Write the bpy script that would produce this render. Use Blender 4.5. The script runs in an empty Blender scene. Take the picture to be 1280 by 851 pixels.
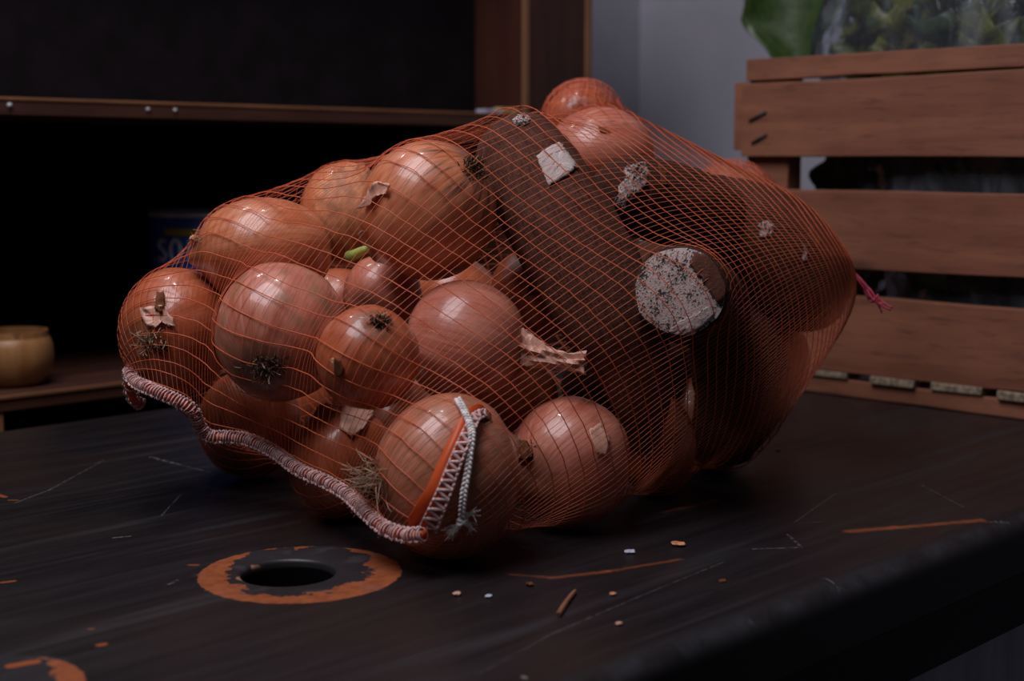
import bpy, bmesh, math, random, time
import numpy as np
from mathutils import Vector, Matrix
from mathutils.bvhtree import BVHTree

# ------------------------------------------------------------------ camera, light, exposure
sc = bpy.context.scene
COL = sc.collection
FPX, CX, CY, CAM_H = 1790.0, 640.0, 425.5, 0.25
PITCH = math.atan(224.5 / FPX)
YAW = math.radians(45)
fw = np.array([math.cos(YAW), math.sin(YAW), 0.0])
RT = np.array([math.sin(YAW), -math.cos(YAW), 0.0])
ZZ = np.array([0, 0, 1.0])
FWD = fw * math.cos(PITCH) - ZZ * math.sin(PITCH)
UP = fw * math.sin(PITCH) + ZZ * math.cos(PITCH)
CAM = np.array([0, 0, CAM_H])
cam_data = bpy.data.cameras.new('camera')
cam = bpy.data.objects.new('camera', cam_data)
COL.objects.link(cam)
cam.matrix_world = Matrix(((RT[0], UP[0], -FWD[0], 0), (RT[1], UP[1], -FWD[1], 0), (RT[2], UP[2], -FWD[2], CAM_H), (0, 0, 0, 1)))
cam_data.sensor_width = 36
cam_data.lens = FPX / 1280 * 36
cam_data.clip_start = 0.02
cam_data.dof.use_dof = True
cam_data.dof.focus_distance = 0.985
cam_data.dof.aperture_fstop = 6.3
sc.camera = cam

world = bpy.data.worlds.new('world')
sc.world = world
world.use_nodes = True
world.node_tree.nodes['Background'].inputs[0].default_value = (0.62, 0.68, 0.85, 1)
world.node_tree.nodes['Background'].inputs[1].default_value = 0.03


def area_light(name, loc, target, sx, sy, power, color):
    d = bpy.data.lights.new(name, 'AREA')
    d.shape = 'RECTANGLE'
    d.size, d.size_y, d.energy, d.color = sx, sy, power, color
    o = bpy.data.objects.new(name, d)
    COL.objects.link(o)
    o.location = loc
    o.rotation_euler = (Vector(target) - Vector(loc)).to_track_quat('-Z', 'Y').to_euler()
    return o


area_light('window_light', (0.12, 0.78, 1.50), (0.88, 0.78, 0.14), 0.75, 0.95, 17.5, (0.96, 0.92, 1.0))
area_light('ceiling_lamp_light', (0.72, 1.05, 1.55), (0.72, 0.8, 0.1), 0.05, 0.10, 1.8, (1.0, 0.95, 0.92))
area_light('shelf_lamp_light', (0.66, 1.33, 0.98), (0.70, 0.80, 0.15), 0.10, 0.05, 0.55, (1.0, 0.95, 0.93))
sc.view_settings.view_transform = 'Standard'
sc.view_settings.look = 'None'
sc.view_settings.gamma = 1
sc.view_settings.use_curve_mapping = False
sc.view_settings.exposure = 0.0


# ------------------------------------------------------------------ helpers
def at(px, py, d):
    """point seen at photo pixel (px, py) standing d metres deep along the view axis"""
    return CAM + (FWD + RT * (px - CX) / FPX + UP * (CY - py) / FPX) * d


def ray(px, py):
    v = FWD + RT * (px - CX) / FPX + UP * (CY - py) / FPX
    return v / np.linalg.norm(v)


def on_plane(px, py, ax, v):
    r = ray(px, py)
    return CAM + r * ((v - CAM[ax]) / r[ax])


def camv(r, u, t):
    """direction given as right, up and towards-the-viewer amounts"""
    v = RT * r + UP * u - FWD * t
    return v / np.linalg.norm(v)


def mesh_obj(name, verts, faces, mat=None, parent=None, smooth=False, loc=None, attr=None):
    me = bpy.data.meshes.new(name)
    verts = np.asarray(verts, float)
    if loc is not None:
        verts = verts - np.asarray(loc)
    me.from_pydata(verts.tolist(), [], [tuple(int(i) for i in f) for f in faces])
    if attr is not None:
        a = me.attributes.new('skin_co', 'FLOAT_VECTOR', 'POINT')
        a.data.foreach_set('vector', np.asarray(attr, float).ravel())
    if smooth:
        me.polygons.foreach_set('use_smooth', [True] * len(me.polygons))
    o = bpy.data.objects.new(name, me)
    COL.objects.link(o)
    if loc is not None:
        o.location = loc
    if mat:
        me.materials.append(mat)
    if parent:
        o.parent = parent
        if loc is None:
            o.matrix_parent_inverse = Matrix.Translation(-Vector(parent.location))
        else:
            o.location = Vector(loc) - Vector(parent.location)
    return o


def tag(o, label=None, cat=None, group=None, kind=None):
    for k, v in (('label', label), ('category', cat), ('group', group), ('kind', kind)):
        if v:
            o[k] = v
    return o


def empty(name, loc, label, cat, group=None):
    o = bpy.data.objects.new(name, None)
    COL.objects.link(o)
    o.location = loc
    o.empty_display_size = 0.02
    return tag(o, label, cat, group)


def box_geo(lo, hi, jit=0.0, rng=None):
    (x0, y0, z0), (x1, y1, z1) = lo, hi
    v = np.array([(x, y, z) for z in (z0, z1) for y in (y0, y1) for x in (x0, x1)], float)
    if jit:
        v += rng.normal(size=v.shape) * jit
    f = [(0, 2, 3, 1), (4, 5, 7, 6), (0, 1, 5, 4), (2, 6, 7, 3), (0, 4, 6, 2), (1, 3, 7, 5)]
    return v, f


def box(name, lo, hi, mat, parent=None, bevel=0.0, jit=0.0, rng=None, segs=2):
    v, f = box_geo(lo, hi, jit, rng)
    o = mesh_obj(name, v, f, mat, parent)
    if bevel:
        m = o.modifiers.new('bevel', 'BEVEL')
        m.width, m.segments, m.limit_method = bevel, segs, 'NONE'
    return o


class MB:
    def __init__(s):
        s.v, s.f, s.n = [], [], 0

    def add(s, v, f):
        v = np.asarray(v, float)
        s.v.append(v)
        s.f += [tuple(i + s.n for i in q) for q in f]
        s.n += len(v)

    def tube(s, pts, rad, sides=6, cap=True, closed=False):
        pts = np.asarray(pts, float)
        n = len(pts)
        rad = np.broadcast_to(np.asarray(rad, float), (n,))
        if closed:
            t = np.roll(pts, -1, 0) - np.roll(pts, 1, 0)
        else:
            t = np.gradient(pts, axis=0)
        t /= np.linalg.norm(t, axis=1)[:, None] + 1e-12
        ref = np.array([0.31, 0.17, 0.93])
        nn = np.zeros_like(pts)
        a = np.cross(t[0], ref)
        a /= np.linalg.norm(a) + 1e-12
        for i in range(n):
            a = a - t[i] * (a @ t[i])
            l = np.linalg.norm(a)
            a = a / l if l > 1e-9 else np.cross(t[i], ref)
            nn[i] = a
        b = np.cross(t, nn)
        th = np.arange(sides) * 2 * math.pi / sides
        ring = pts[:, None, :] + rad[:, None, None] * (np.cos(th)[None, :, None] * nn[:, None, :] + np.sin(th)[None, :, None] * b[:, None, :])
        f = []
        for i in range(n if closed else n - 1):
            k = (i + 1) % n
            for j in range(sides):
                l = (j + 1) % sides
                f.append((i * sides + j, i * sides + l, k * sides + l, k * sides + j))
        if cap and not closed:
            f.append(tuple(range(sides))[::-1])
            f.append(tuple((n - 1) * sides + j for j in range(sides)))
        s.add(ring.reshape(-1, 3), f)

    def build(s, name, mat, parent=None, smooth=True, loc=None):
        return mesh_obj(name, np.vstack(s.v), s.f, mat, parent, smooth, loc)


def spline(P, n):
    """Catmull-Rom through the rows of P, n samples"""
    P = np.asarray(P, float)
    m = len(P)
    u = np.linspace(0, m - 1, n)
    i = np.clip(u.astype(int), 0, m - 2)
    t = (u - i)[:, None]
    p0, p1, p2, p3 = P[np.maximum(i - 1, 0)], P[i], P[i + 1], P[np.minimum(i + 2, m - 1)]
    return 0.5 * (2 * p1 + (p2 - p0) * t + (2 * p0 - 5 * p1 + 4 * p2 - p3) * t ** 2 + (3 * p1 - p0 - 3 * p2 + p3) * t ** 3)


# ------------------------------------------------------------------ materials
class NT:
    def __init__(s, name):
        s.m = bpy.data.materials.new(name)
        s.m.use_nodes = True
        s.t = s.m.node_tree
        s.b = s.t.nodes['Principled BSDF']
        s.out = s.t.nodes['Material Output']

    def n(s, kind, **kw):
        nd = s.t.nodes.new(kind)
        for k, v in kw.items():
            if k.startswith('i_'):
                key = k[2:]
                key = int(key) if key.isdigit() else key.replace('_', ' ')
                s.put(nd.inputs[key], v)
            else:
                setattr(nd, k, v)
        return nd

    def put(s, sock, v):
        if isinstance(v, bpy.types.NodeSocket):
            s.t.links.new(v, sock)
        elif isinstance(v, (tuple, list)) and len(v) == 3 and sock.type == 'RGBA':
            sock.default_value = (*v, 1)
        else:
            sock.default_value = v

    def math(s, op, a, b=0.0, c=0.0, clamp=False):
        nd = s.n('ShaderNodeMath', operation=op, use_clamp=clamp)
        s.put(nd.inputs[0], a)
        s.put(nd.inputs[1], b)
        s.put(nd.inputs[2], c)
        return nd.outputs[0]

    def vmath(s, op, a, b=(0, 0, 0)):
        nd = s.n('ShaderNodeVectorMath', operation=op)
        s.put(nd.inputs[0], a)
        s.put(nd.inputs[1], b)
        return nd

    def noise(s, vec, scale, detail=3.0, rough=0.55, dist=0.0):
        nd = s.n('ShaderNodeTexNoise')
        s.put(nd.inputs['Vector'], vec)
        nd.inputs['Scale'].default_value = scale
        nd.inputs['Detail'].default_value = detail
        nd.inputs['Roughness'].default_value = rough
        nd.inputs['Distortion'].default_value = dist
        return nd.outputs['Fac']

    def ramp(s, fac, a, b):
        nd = s.n('ShaderNodeMapRange', interpolation_type='SMOOTHSTEP')
        s.put(nd.inputs[0], fac)
        nd.inputs[1].default_value, nd.inputs[2].default_value = a, b
        return nd.outputs[0]

    def mix(s, fac, a, b):
        nd = s.n('ShaderNodeMix', data_type='RGBA')
        s.put(nd.inputs[0], fac)
        s.put(nd.inputs[6], a)
        s.put(nd.inputs[7], b)
        return nd.outputs[2]

    def mapping(s, vec, scale=(1, 1, 1), loc=(0, 0, 0), rot=(0, 0, 0)):
        nd = s.n('ShaderNodeMapping')
        s.put(nd.inputs[0], vec)
        nd.inputs[1].default_value, nd.inputs[2].default_value, nd.inputs[3].default_value = loc, rot, scale
        return nd.outputs[0]

    def obj(s):
        return s.n('ShaderNodeTexCoord').outputs['Object']

    def geo(s):
        return s.n('ShaderNodeNewGeometry').outputs['Position']

    def attr(s, name='skin_co'):
        return s.n('ShaderNodeAttribute', attribute_name=name).outputs['Vector']

    def set(s, color=None, rough=None, bump=None, strength=0.3, dist=0.001, **kw):
        if color is not None:
            s.put(s.b.inputs['Base Color'], color)
        if rough is not None:
            s.put(s.b.inputs['Roughness'], rough)
        if bump is not None:
            nd = s.n('ShaderNodeBump')
            nd.inputs['Strength'].default_value = strength
            nd.inputs['Distance'].default_value = dist
            s.put(nd.inputs['Height'], bump)
            s.t.links.new(nd.outputs[0], s.b.inputs['Normal'])
        for k, v in kw.items():
            s.put(s.b.inputs[k.replace('_', ' ')], v)
        return s.m


def simple(name, color, rough=0.6, nscale=40.0, var=0.35, bump=0.2, stretch=(1, 1, 1), bdist=0.0006, **kw):
    s = NT(name)
    c = s.mapping(s.obj(), stretch)
    n1 = s.noise(c, nscale, 4)
    dark = tuple(x * (1 - var) for x in color)
    lite = tuple(min(1, x * (1 + var)) for x in color)
    return s.set(s.mix(s.ramp(n1, 0.3, 0.7), dark, lite), rough, n1, bump, bdist, **kw)


def onion_skin(name, c_mid, c_dark, c_lite, green=0.0, stain=0.0, seed=0.0):
    s = NT(name)
    a = s.attr()
    sep = s.n('ShaderNodeSeparateXYZ')
    s.put(sep.inputs[0], a)
    x, y, z = sep.outputs
    rho = s.math('MAXIMUM', s.math('SQRT', s.math('ADD', s.math('MULTIPLY', x, x), s.math('MULTIPLY', y, y))), 0.05)
    cmb = s.n('ShaderNodeCombineXYZ')
    s.put(cmb.inputs[0], s.math('DIVIDE', x, rho))
    s.put(cmb.inputs[1], s.math('DIVIDE', y, rho))
    s.put(cmb.inputs[2], s.math('MULTIPLY_ADD', z, 0.10, seed))
    fine = s.noise(cmb.outputs[0], 24, 4, 0.6)
    broad = s.noise(cmb.outputs[0], 4.0, 3, 0.55)
    off = s.mapping(a, (1, 1, 1), (seed * 3.1, seed, -seed))
    blot = s.noise(off, 1.7, 4, 0.6, 0.4)
    speck = s.noise(off, 9.0, 5, 0.7)
    c = s.mix(s.ramp(broad, 0.3, 0.7), c_mid, c_lite)
    c = s.mix(s.math('MULTIPLY', s.ramp(fine, 0.42, 0.72), 0.55), c, c_dark)
    c = s.mix(s.math('MULTIPLY', s.ramp(blot, 0.45, 0.75), 0.55), c, c_dark)
    if green:
        c = s.mix(s.math('MULTIPLY', s.ramp(s.noise(off, 2.3, 2), 0.48, 0.7), green), c, (0.20, 0.19, 0.10))
    # dry brown rims at the root plate and the neck, and small brown scuffs
    c = s.mix(s.math('MULTIPLY', s.ramp(s.math('ABSOLUTE', z), 0.84, 1.0), 0.6), c, (0.10, 0.05, 0.028))
    c = s.mix(s.math('MULTIPLY', s.ramp(speck, 0.66, 0.76), 0.6), c, (0.06, 0.03, 0.02))
    if stain:
        c = s.mix(s.math('MULTIPLY', s.ramp(s.math('MULTIPLY', s.noise(cmb.outputs[0], 7, 4, 0.65), s.ramp(z, -0.75, -0.15)), 0.0, 0.01), 0.0), c, (0.02, 0.02, 0.03))
        st = s.math('MULTIPLY', s.ramp(s.noise(cmb.outputs[0], 5.0, 4, 0.7), 0.50, 0.62), s.ramp(s.math('MULTIPLY', z, -1.0), 0.30, 0.75))
        c = s.mix(s.math('MULTIPLY', st, stain), c, (0.03, 0.027, 0.033))
    rough = s.math('MULTIPLY_ADD', fine, 0.16, 0.30)
    return s.set(c, rough, fine, 0.12, 0.0012, Coat_Weight=0.36, Coat_Roughness=0.10, Subsurface_Weight=0.0)


M = {}
SK = dict(
    tan=((0.62, 0.172, 0.060), (0.38, 0.072, 0.022), (0.70, 0.27, 0.135)),
    pink=((0.56, 0.166, 0.100), (0.34, 0.068, 0.032), (0.66, 0.26, 0.18)),
    red=((0.50, 0.105, 0.036), (0.29, 0.042, 0.014), (0.58, 0.165, 0.072)),
    brown=((0.50, 0.165, 0.080), (0.27, 0.065, 0.030), (0.58, 0.235, 0.145)))


def bark(name, c0, c1, c2, seed=0.0):
    s = NT(name)
    a = s.attr()
    o = s.geo()
    fib = s.noise(s.mapping(a, (26, 26, 9), (seed, 0, 0)), 1.0, 5, 0.65)
    ring = s.noise(s.mapping(a, (3, 3, 60), (seed, 1, 0)), 1.0, 3, 0.6)
    spk = s.noise(o, 520, 3, 0.7)
    big = s.noise(s.mapping(o, (1, 1, 1), (seed, seed, 0)), 26, 4, 0.6)
    c = s.mix(s.ramp(fib, 0.3, 0.72), c0, c1)
    c = s.mix(s.math('MULTIPLY', s.ramp(big, 0.5, 0.72), 0.5), c, c2)
    c = s.mix(s.math('MULTIPLY', s.ramp(ring, 0.58, 0.7), 0.5), c, c0)
    c = s.mix(s.math('MULTIPLY', s.ramp(spk, 0.60, 0.72), 0.55), c, (0.26, 0.16, 0.125))
    h = s.math('ADD', s.math('ADD', s.math('MULTIPLY', fib, 0.6), s.math('MULTIPLY', ring, 0.35)), s.math('MULTIPLY', spk, 0.35))
    return s.set(c, 0.82, h, 0.9, 0.0022, Specular_IOR_Level=0.2)


def wood(name, c0, c1, axis=1, scale=1.0, rough=0.7, fuzz=0.35, knots=True):
    s = NT(name)
    o = s.geo()
    st = [34 * scale, 34 * scale, 34 * scale]
    st[axis] = 2.6 * scale
    g = s.noise(s.mapping(o, tuple(st)), 1.0, 5, 0.62, 0.4)
    st2 = [170.0, 170.0, 170.0]
    st2[axis] = 22.0
    fz = s.noise(s.mapping(o, tuple(st2)), 1.0, 3, 0.7)
    pores = s.noise(o, 700, 2, 0.7)
    blot = s.noise(o, 9.0, 3, 0.5)
    c = s.mix(s.ramp(g, 0.28, 0.72), c0, c1)
    c = s.mix(s.math('MULTIPLY', s.ramp(blot, 0.4, 0.75), 0.45), c, tuple(x * 0.55 for x in c0))
    c = s.mix(s.math('MULTIPLY', s.ramp(fz, 0.5, 0.75), fuzz), c, tuple(x * 0.45 for x in c0))
    if knots:
        k = s.n('ShaderNodeTexVoronoi')
        s.put(k.inputs['Vector'], s.mapping(o, (5.0, 4.2, 9.0)))
        k.inputs['Scale'].default_value = 1.0
        c = s.mix(s.math('MULTIPLY', s.ramp(k.outputs['Distance'], 0.11, 0.03), 0.65), c, tuple(x * 0.25 for x in c0))
    h = s.math('ADD', s.math('MULTIPLY', fz, 0.5), s.math('MULTIPLY', pores, 0.5))
    return s.set(c, rough, h, 0.45, 0.0012)


M['bark'] = bark('brown_bark', (0.060, 0.019, 0.012), (0.165, 0.056, 0.035), (0.130, 0.048, 0.032))
M['bark_dark'] = bark('dark_bark', (0.032, 0.011, 0.007), (0.085, 0.030, 0.017), (0.13, 0.052, 0.026), 3.0)


def white_flesh(name, cover):
    s = NT(name)
    o = s.geo()
    n1 = s.noise(o, 620, 3, 0.75)
    n2 = s.noise(o, 70, 4, 0.65)
    m = s.math('ADD', s.math('MULTIPLY', n1, 0.62), s.math('MULTIPLY', n2, 0.38))
    c = s.mix(s.ramp(m, cover, cover + 0.05), (0.58, 0.47, 0.44), (0.035, 0.022, 0.018))
    return s.set(c, 0.85, m, 0.8, 0.002)


M['cut'] = white_flesh('mouldy_cut_flesh', 0.50)
M['peeled'] = white_flesh('peeled_white_flesh', 0.64)
M['scuff'] = white_flesh('scuffed_flesh', 0.47)
M['tuft'] = simple('dry_root_hair', (0.46, 0.31, 0.21), 0.9, 90, 0.4, Specular_IOR_Level=0.1)
M['tuft_dark'] = simple('dark_root_hair', (0.095, 0.062, 0.042), 0.9, 200, 0.7, Specular_IOR_Level=0.1)
M['papery'] = simple('papery_skin', (0.60, 0.25, 0.115), 0.55, 120, 0.35, 0.5)
M['papery_pink'] = simple('papery_pale_skin', (0.62, 0.33, 0.24), 0.45, 120, 0.25, 0.4)
M['stub'] = simple('brown_neck_stub', (0.14, 0.050, 0.022), 0.9, 150, 0.5, 0.6, Specular_IOR_Level=0.1)
M['sprout'] = simple('green_sprout', (0.30, 0.36, 0.07), 0.5, 60, 0.4)


def thread_mat(name, col, tr):
    s = NT(name)
    n1 = s.noise(s.geo(), 60, 2)
    c = s.mix(n1, tuple(x * 0.8 for x in col), tuple(min(1, x * 1.2) for x in col))
    s.set(c, 0.45)
    t = s.n('ShaderNodeBsdfTranslucent')
    s.put(t.inputs[0], c)
    mx = s.n('ShaderNodeMixShader')
    mx.inputs[0].default_value = tr
    s.t.links.new(s.b.outputs[0], mx.inputs[1])
    s.t.links.new(t.outputs[0], mx.inputs[2])
    s.t.links.new(mx.outputs[0], s.out.inputs[0])
    return s.m


M['ring'] = thread_mat('orange_ring_thread', (0.82, 0.18, 0.065), 0.25)
M['length'] = thread_mat('orange_length_thread', (0.82, 0.235, 0.125), 0.3)
M['tape'] = thread_mat('orange_hem_tape', (0.80, 0.13, 0.03), 0.3)
M['stitch'] = simple('pink_white_stitching', (0.66, 0.42, 0.40), 0.85, 300, 0.35, 0.5)
M['cord'] = simple('white_cord', (0.82, 0.74, 0.71), 0.85, 300, 0.25, 0.5)
M['pink_string'] = thread_mat('pink_string', (0.85, 0.13, 0.22), 0.3)
M['crate'] = wood('rough_crate_wood', (0.19, 0.062, 0.030), (0.31, 0.116, 0.060), axis=1, fuzz=0.65)
M['crate_end'] = simple('crate_board_end', (0.25, 0.19, 0.13), 0.9, 200, 0.5, 0.6)
M['iron'] = simple('dark_staple', (0.025, 0.023, 0.023), 0.6, 200, 0.3)
M['cab'] = wood('red_brown_cabinet_wood', (0.042, 0.010, 0.0045), (0.072, 0.018, 0.008), axis=2, rough=0.55, fuzz=0.2, knots=False)
M['cab_edge'] = wood('worn_cabinet_edge', (0.24, 0.10, 0.04), (0.32, 0.145, 0.065), axis=2, rough=0.6, knots=False)
M['shelf'] = wood('brown_shelf_wood', (0.050, 0.016, 0.009), (0.10, 0.034, 0.018), axis=0, rough=0.55, fuzz=0.3, knots=False)
M['shelf_edge'] = wood('lit_shelf_edge', (0.20, 0.075, 0.028), (0.30, 0.125, 0.05), axis=0, rough=0.6, knots=False)  # paler tone standing in for the highlight along the shelf edges
M['black'] = simple('black_board', (0.009, 0.006, 0.008), 0.9, 20, 0.3, Specular_IOR_Level=0.15)
M['cup'] = wood('pale_turned_wood', (0.32, 0.14, 0.045), (0.44, 0.215, 0.08), axis=2, scale=2.0, rough=0.4, fuzz=0.2, knots=False)
M['wall'] = simple('blue_grey_wall', (0.42, 0.415, 0.475), 0.75, 7, 0.06, 0.1)
M['floor'] = simple('grey_floor', (0.20, 0.20, 0.22), 0.7, 9, 0.2)
M['grey_panel'] = simple('grey_streaked_panel', (0.21, 0.21, 0.25), 0.7, 30, 0.35, 0.3, (1, 1, 0.06))
M['can_blue'] = simple('blue_can_print', (0.03, 0.09, 0.40), 0.4, 12, 0.25)
M['can_metal'] = simple('can_rim_metal', (0.55, 0.56, 0.60), 0.4, 30, 0.2)
M['can_yellow'] = simple('yellow_can_band', (0.42, 0.32, 0.02), 0.5, 30, 0.2)
M['can_white'] = simple('white_can_print', (0.75, 0.78, 0.86), 0.5, 60, 0.3)
M['cream'] = simple('cream_block', (0.52, 0.38, 0.16), 0.6, 60, 0.2)
M['pale'] = simple('pale_block', (0.48, 0.50, 0.62), 0.6, 60, 0.2)


def leaf_mat(name, c0, c1):
    s = NT(name)
    a = s.attr()
    o = s.geo()
    sep = s.n('ShaderNodeSeparateXYZ')
    s.put(sep.inputs[0], a)
    # midrib and slanted side veins from the leaf's own coordinates
    ab = s.math('ABSOLUTE', sep.outputs[0])
    rib = s.ramp(ab, 0.05, 0.01)
    w = s.math('SINE', s.math('MULTIPLY', s.math('SUBTRACT', sep.outputs[1], s.math('MULTIPLY', ab, 0.6)), 34.0))
    vein = s.math('MAXIMUM', rib, s.math('MULTIPLY', s.ramp(w, 0.93, 1.0), 0.6))
    n1 = s.noise(o, 60, 4, 0.6)
    c = s.mix(s.ramp(n1, 0.3, 0.7), c0, c1)
    c = s.mix(s.math('MULTIPLY', vein, 0.5), c, tuple(min(1, x * 1.8 + 0.02) for x in c1))
    return s.set(c, 0.42, s.math('SUBTRACT', n1, vein), 0.4, 0.002)


M['leaf'] = leaf_mat('green_leaf', (0.020, 0.045, 0.009), (0.046, 0.088, 0.020))
M['curly'] = leaf_mat('yellow_green_leaf', (0.040, 0.060, 0.012), (0.21, 0.21, 0.025))


def plastic():
    s = NT('clear_plastic_film')
    o = s.geo()
    n1 = s.noise(s.mapping(o, (1, 1, 0.35), (0, 0, 0), (0.3, 0.2, 0)), 26, 4, 0.6, 0.6)
    bump = s.n('ShaderNodeBump')
    bump.inputs['Strength'].default_value = 0.9
    bump.inputs['Distance'].default_value = 0.012
    s.put(bump.inputs['Height'], n1)
    tr = s.n('ShaderNodeBsdfTransparent')
    tr.inputs[0].default_value = (0.84, 0.86, 0.90, 1)
    gl = s.n('ShaderNodeBsdfGlossy')
    gl.inputs['Color'].default_value = (0.8, 0.85, 0.95, 1)
    gl.inputs['Roughness'].default_value = 0.2
    s.t.links.new(bump.outputs[0], gl.inputs['Normal'])
    df = s.n('ShaderNodeBsdfDiffuse')
    df.inputs[0].default_value = (0.55, 0.62, 0.72, 1)
    s.t.links.new(bump.outputs[0], df.inputs['Normal'])
    m1 = s.n('ShaderNodeMixShader')
    s.put(m1.inputs[0], s.math('MULTIPLY_ADD', s.ramp(n1, 0.45, 0.7), 0.10, 0.05))
    s.t.links.new(tr.outputs[0], m1.inputs[1])
    s.t.links.new(df.outputs[0], m1.inputs[2])
    fr = s.n('ShaderNodeFresnel')
    fr.inputs[0].default_value = 1.4
    s.t.links.new(bump.outputs[0], fr.inputs['Normal'])
    m2 = s.n('ShaderNodeMixShader')
    s.put(m2.inputs[0], s.math('MULTIPLY', fr.outputs[0], 0.8, clamp=True))
    s.t.links.new(m1.outputs[0], m2.inputs[1])
    s.t.links.new(gl.outputs[0], m2.inputs[2])
    s.t.links.new(m2.outputs[0], s.out.inputs[0])
    return s.m


M['film'] = plastic()

HOLE = np.array([0.5061, 0.7002])


def table_mat():
    s = NT('worn_black_table_paint')
    o = s.geo()
    sep = s.n('ShaderNodeSeparateXYZ')
    s.put(sep.inputs[0], o)
    flat = s.n('ShaderNodeCombineXYZ')
    s.put(flat.inputs[0], sep.outputs[0])
    s.put(flat.inputs[1], sep.outputs[1])
    P = flat.outputs[0]
    wob = s.math('MULTIPLY_ADD', s.noise(P, 150, 4, 0.65), 0.012, -0.006)
    wob2 = s.math('MULTIPLY_ADD', s.noise(P, 45, 4, 0.7), 0.052, -0.026)
    grain = s.noise(s.mapping(P, (5, 70, 1)), 1.0, 5, 0.65, 0.3)
    streak = s.noise(s.mapping(P, (3.0, 38, 1), (2.3, 0.4, 0), (0, 0, 0.05)), 1.0, 3, 0.5)
    dust = s.noise(P, 900, 3, 0.8)
    patch = s.noise(P, 7, 3, 0.5)
    base = s.mix(s.ramp(grain, 0.3, 0.75), (0.008, 0.0065, 0.008), (0.018, 0.0145, 0.0165))
    base = s.mix(s.math('MULTIPLY', s.ramp(patch, 0.45, 0.7), 0.7), base, (0.021, 0.013, 0.011))
    base = s.mix(s.math('MULTIPLY', s.ramp(streak, 0.55, 0.78), 0.32), base, (0.055, 0.056, 0.064))
    base = s.mix(s.math('MULTIPLY', s.ramp(dust, 0.70, 0.78), 0.5), base, (0.10, 0.085, 0.08))

    def capsule(p1, p2, w, soft, wobble):
        p1, p2 = np.array([*p1, 0.0]), np.array([*p2, 0.0])
        d = p2 - p1
        rel = s.vmath('SUBTRACT', P, tuple(p1)).outputs[0]
        dot = s.vmath('DOT_PRODUCT', rel, tuple(d / max(1e-9, d @ d))).outputs['Value']
        tcl = s.math('MULTIPLY', dot, 1.0, clamp=True)
        sc_ = s.n('ShaderNodeVectorMath', operation='SCALE')
        sc_.inputs[0].default_value = tuple(d)
        s.put(sc_.inputs['Scale'], tcl)
        dist = s.vmath('DISTANCE', rel, sc_.outputs[0]).outputs['Value']
        return s.ramp(s.math('ADD', dist, s.math('MULTIPLY', wob, wobble)), w + soft, max(0.0, w - soft))

    def ground(px, py):
        return on_plane(px, py, 2, 0.0)[:2]

    # bare orange wood showing around the cable hole and at the second hole by the table's left end
    for c, r0, r1, thr in (((0.5105, 0.6935), 0.030, 0.0615, 0.0), (tuple(on_plane(-22, 862, 2, 0.0)[:2]), 0.028, 0.047, 0.012)):
        d = s.vmath('DISTANCE', P, (*c, 0)).outputs['Value']
        rel = s.vmath('SUBTRACT', P, (*c, 0)).outputs[0]
        edge = s.ramp(s.math('ADD', d, s.math('MULTIPLY', wob, 0.45)), r1 + 0.0006, r1 - 0.0006)
        side = s.math('MULTIPLY', s.vmath('DOT_PRODUCT', rel, (-0.30, -0.62, 0)).outputs['Value'], 0.55)
        lat = s.vmath('DOT_PRODUCT', rel, tuple(RT)).outputs['Value']
        side = s.math('MULTIPLY_ADD', s.math('MULTIPLY', lat, lat), 5.5, s.math('MULTIPLY', side, 0.55))
        inner = s.math('ADD', s.math('SUBTRACT', d, r0 + 0.0235), s.math('ADD', wob2, s.math('ADD', side, thr)))
        wear = s.math('MULTIPLY', edge, s.ramp(inner, -0.0012, 0.0012))
        oc = s.mix(s.ramp(s.noise(P, 120, 4, 0.7), 0.35, 0.7), (0.34, 0.098, 0.035), (0.24, 0.062, 0.024))
        base = s.mix(s.math('MULTIPLY', edge, 0.75), base, (0.028, 0.026, 0.030))
        base = s.mix(wear, base, oc)
        rim = s.math('MULTIPLY', s.ramp(s.math('ADD', d, wob), r1 + 0.006, r1), s.ramp(s.noise(P, 35, 2), 0.55, 0.7))
        base = s.mix(s.math('MULTIPLY', rim, 0.25), base, (0.12, 0.11, 0.12))
    pale_wood = (0.40, 0.20, 0.12)
    top0 = s.ramp(sep.outputs[2], -0.004, -0.001)
    p = capsule(ground(306, 722), ground(322, 712), 0.0055, 0.0012, 0.5)
    base = s.mix(s.math('MULTIPLY', p, top0), base, pale_wood)
    p = capsule(ground(318, 706), ground(333, 704), 0.002, 0.0008, 0.3)
    base = s.mix(s.math('MULTIPLY', p, top0), base, pale_wood)
    org = (0.33, 0.085, 0.026)
    for a, b, w, so, k, f_ in (((14, 832), (44, 827), 0.0030, 0.0008, 0.2, 1), ((2, 728), (18, 726), 0.0013, 0.0006, 0.15, 1), ((124, 806), (130, 805), 0.0020, 0.0008, 0.2, 0.9), ((112, 786), (115, 786), 0.0012, 0.0008, 0.1, 0.6),
                               ((-4, 618), (6, 621), 0.0022, 0.0006, 0.1, 0.8), ((12, 625), (21, 625), 0.0014, 0.0006, 0.1, 0.7), ((238, 706), (246, 706), 0.0018, 0.0010, 0.2, 0.6),
                               ((1062, 664), (1120, 659), 0.0035, 0.0035, 0.5, 0.55), ((1115, 660), (1226, 650), 0.0030, 0.0035, 0.7, 0.55),
                               ((640, 718), (690, 722), 0.0016, 0.002, 0.5, 0.30), ((690, 722), (760, 714), 0.0022, 0.002, 0.5, 0.45), ((760, 714), (850, 699), 0.0016, 0.002, 0.5, 0.40), ((830, 640), (898, 624), 0.0022, 0.0025, 0.6, 0.35)):
        m = capsule(ground(*a), ground(*b), w, so, k)
        base = s.mix(s.math('MULTIPLY', m, f_), base, org)
    gry = (0.22, 0.21, 0.22)
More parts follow.
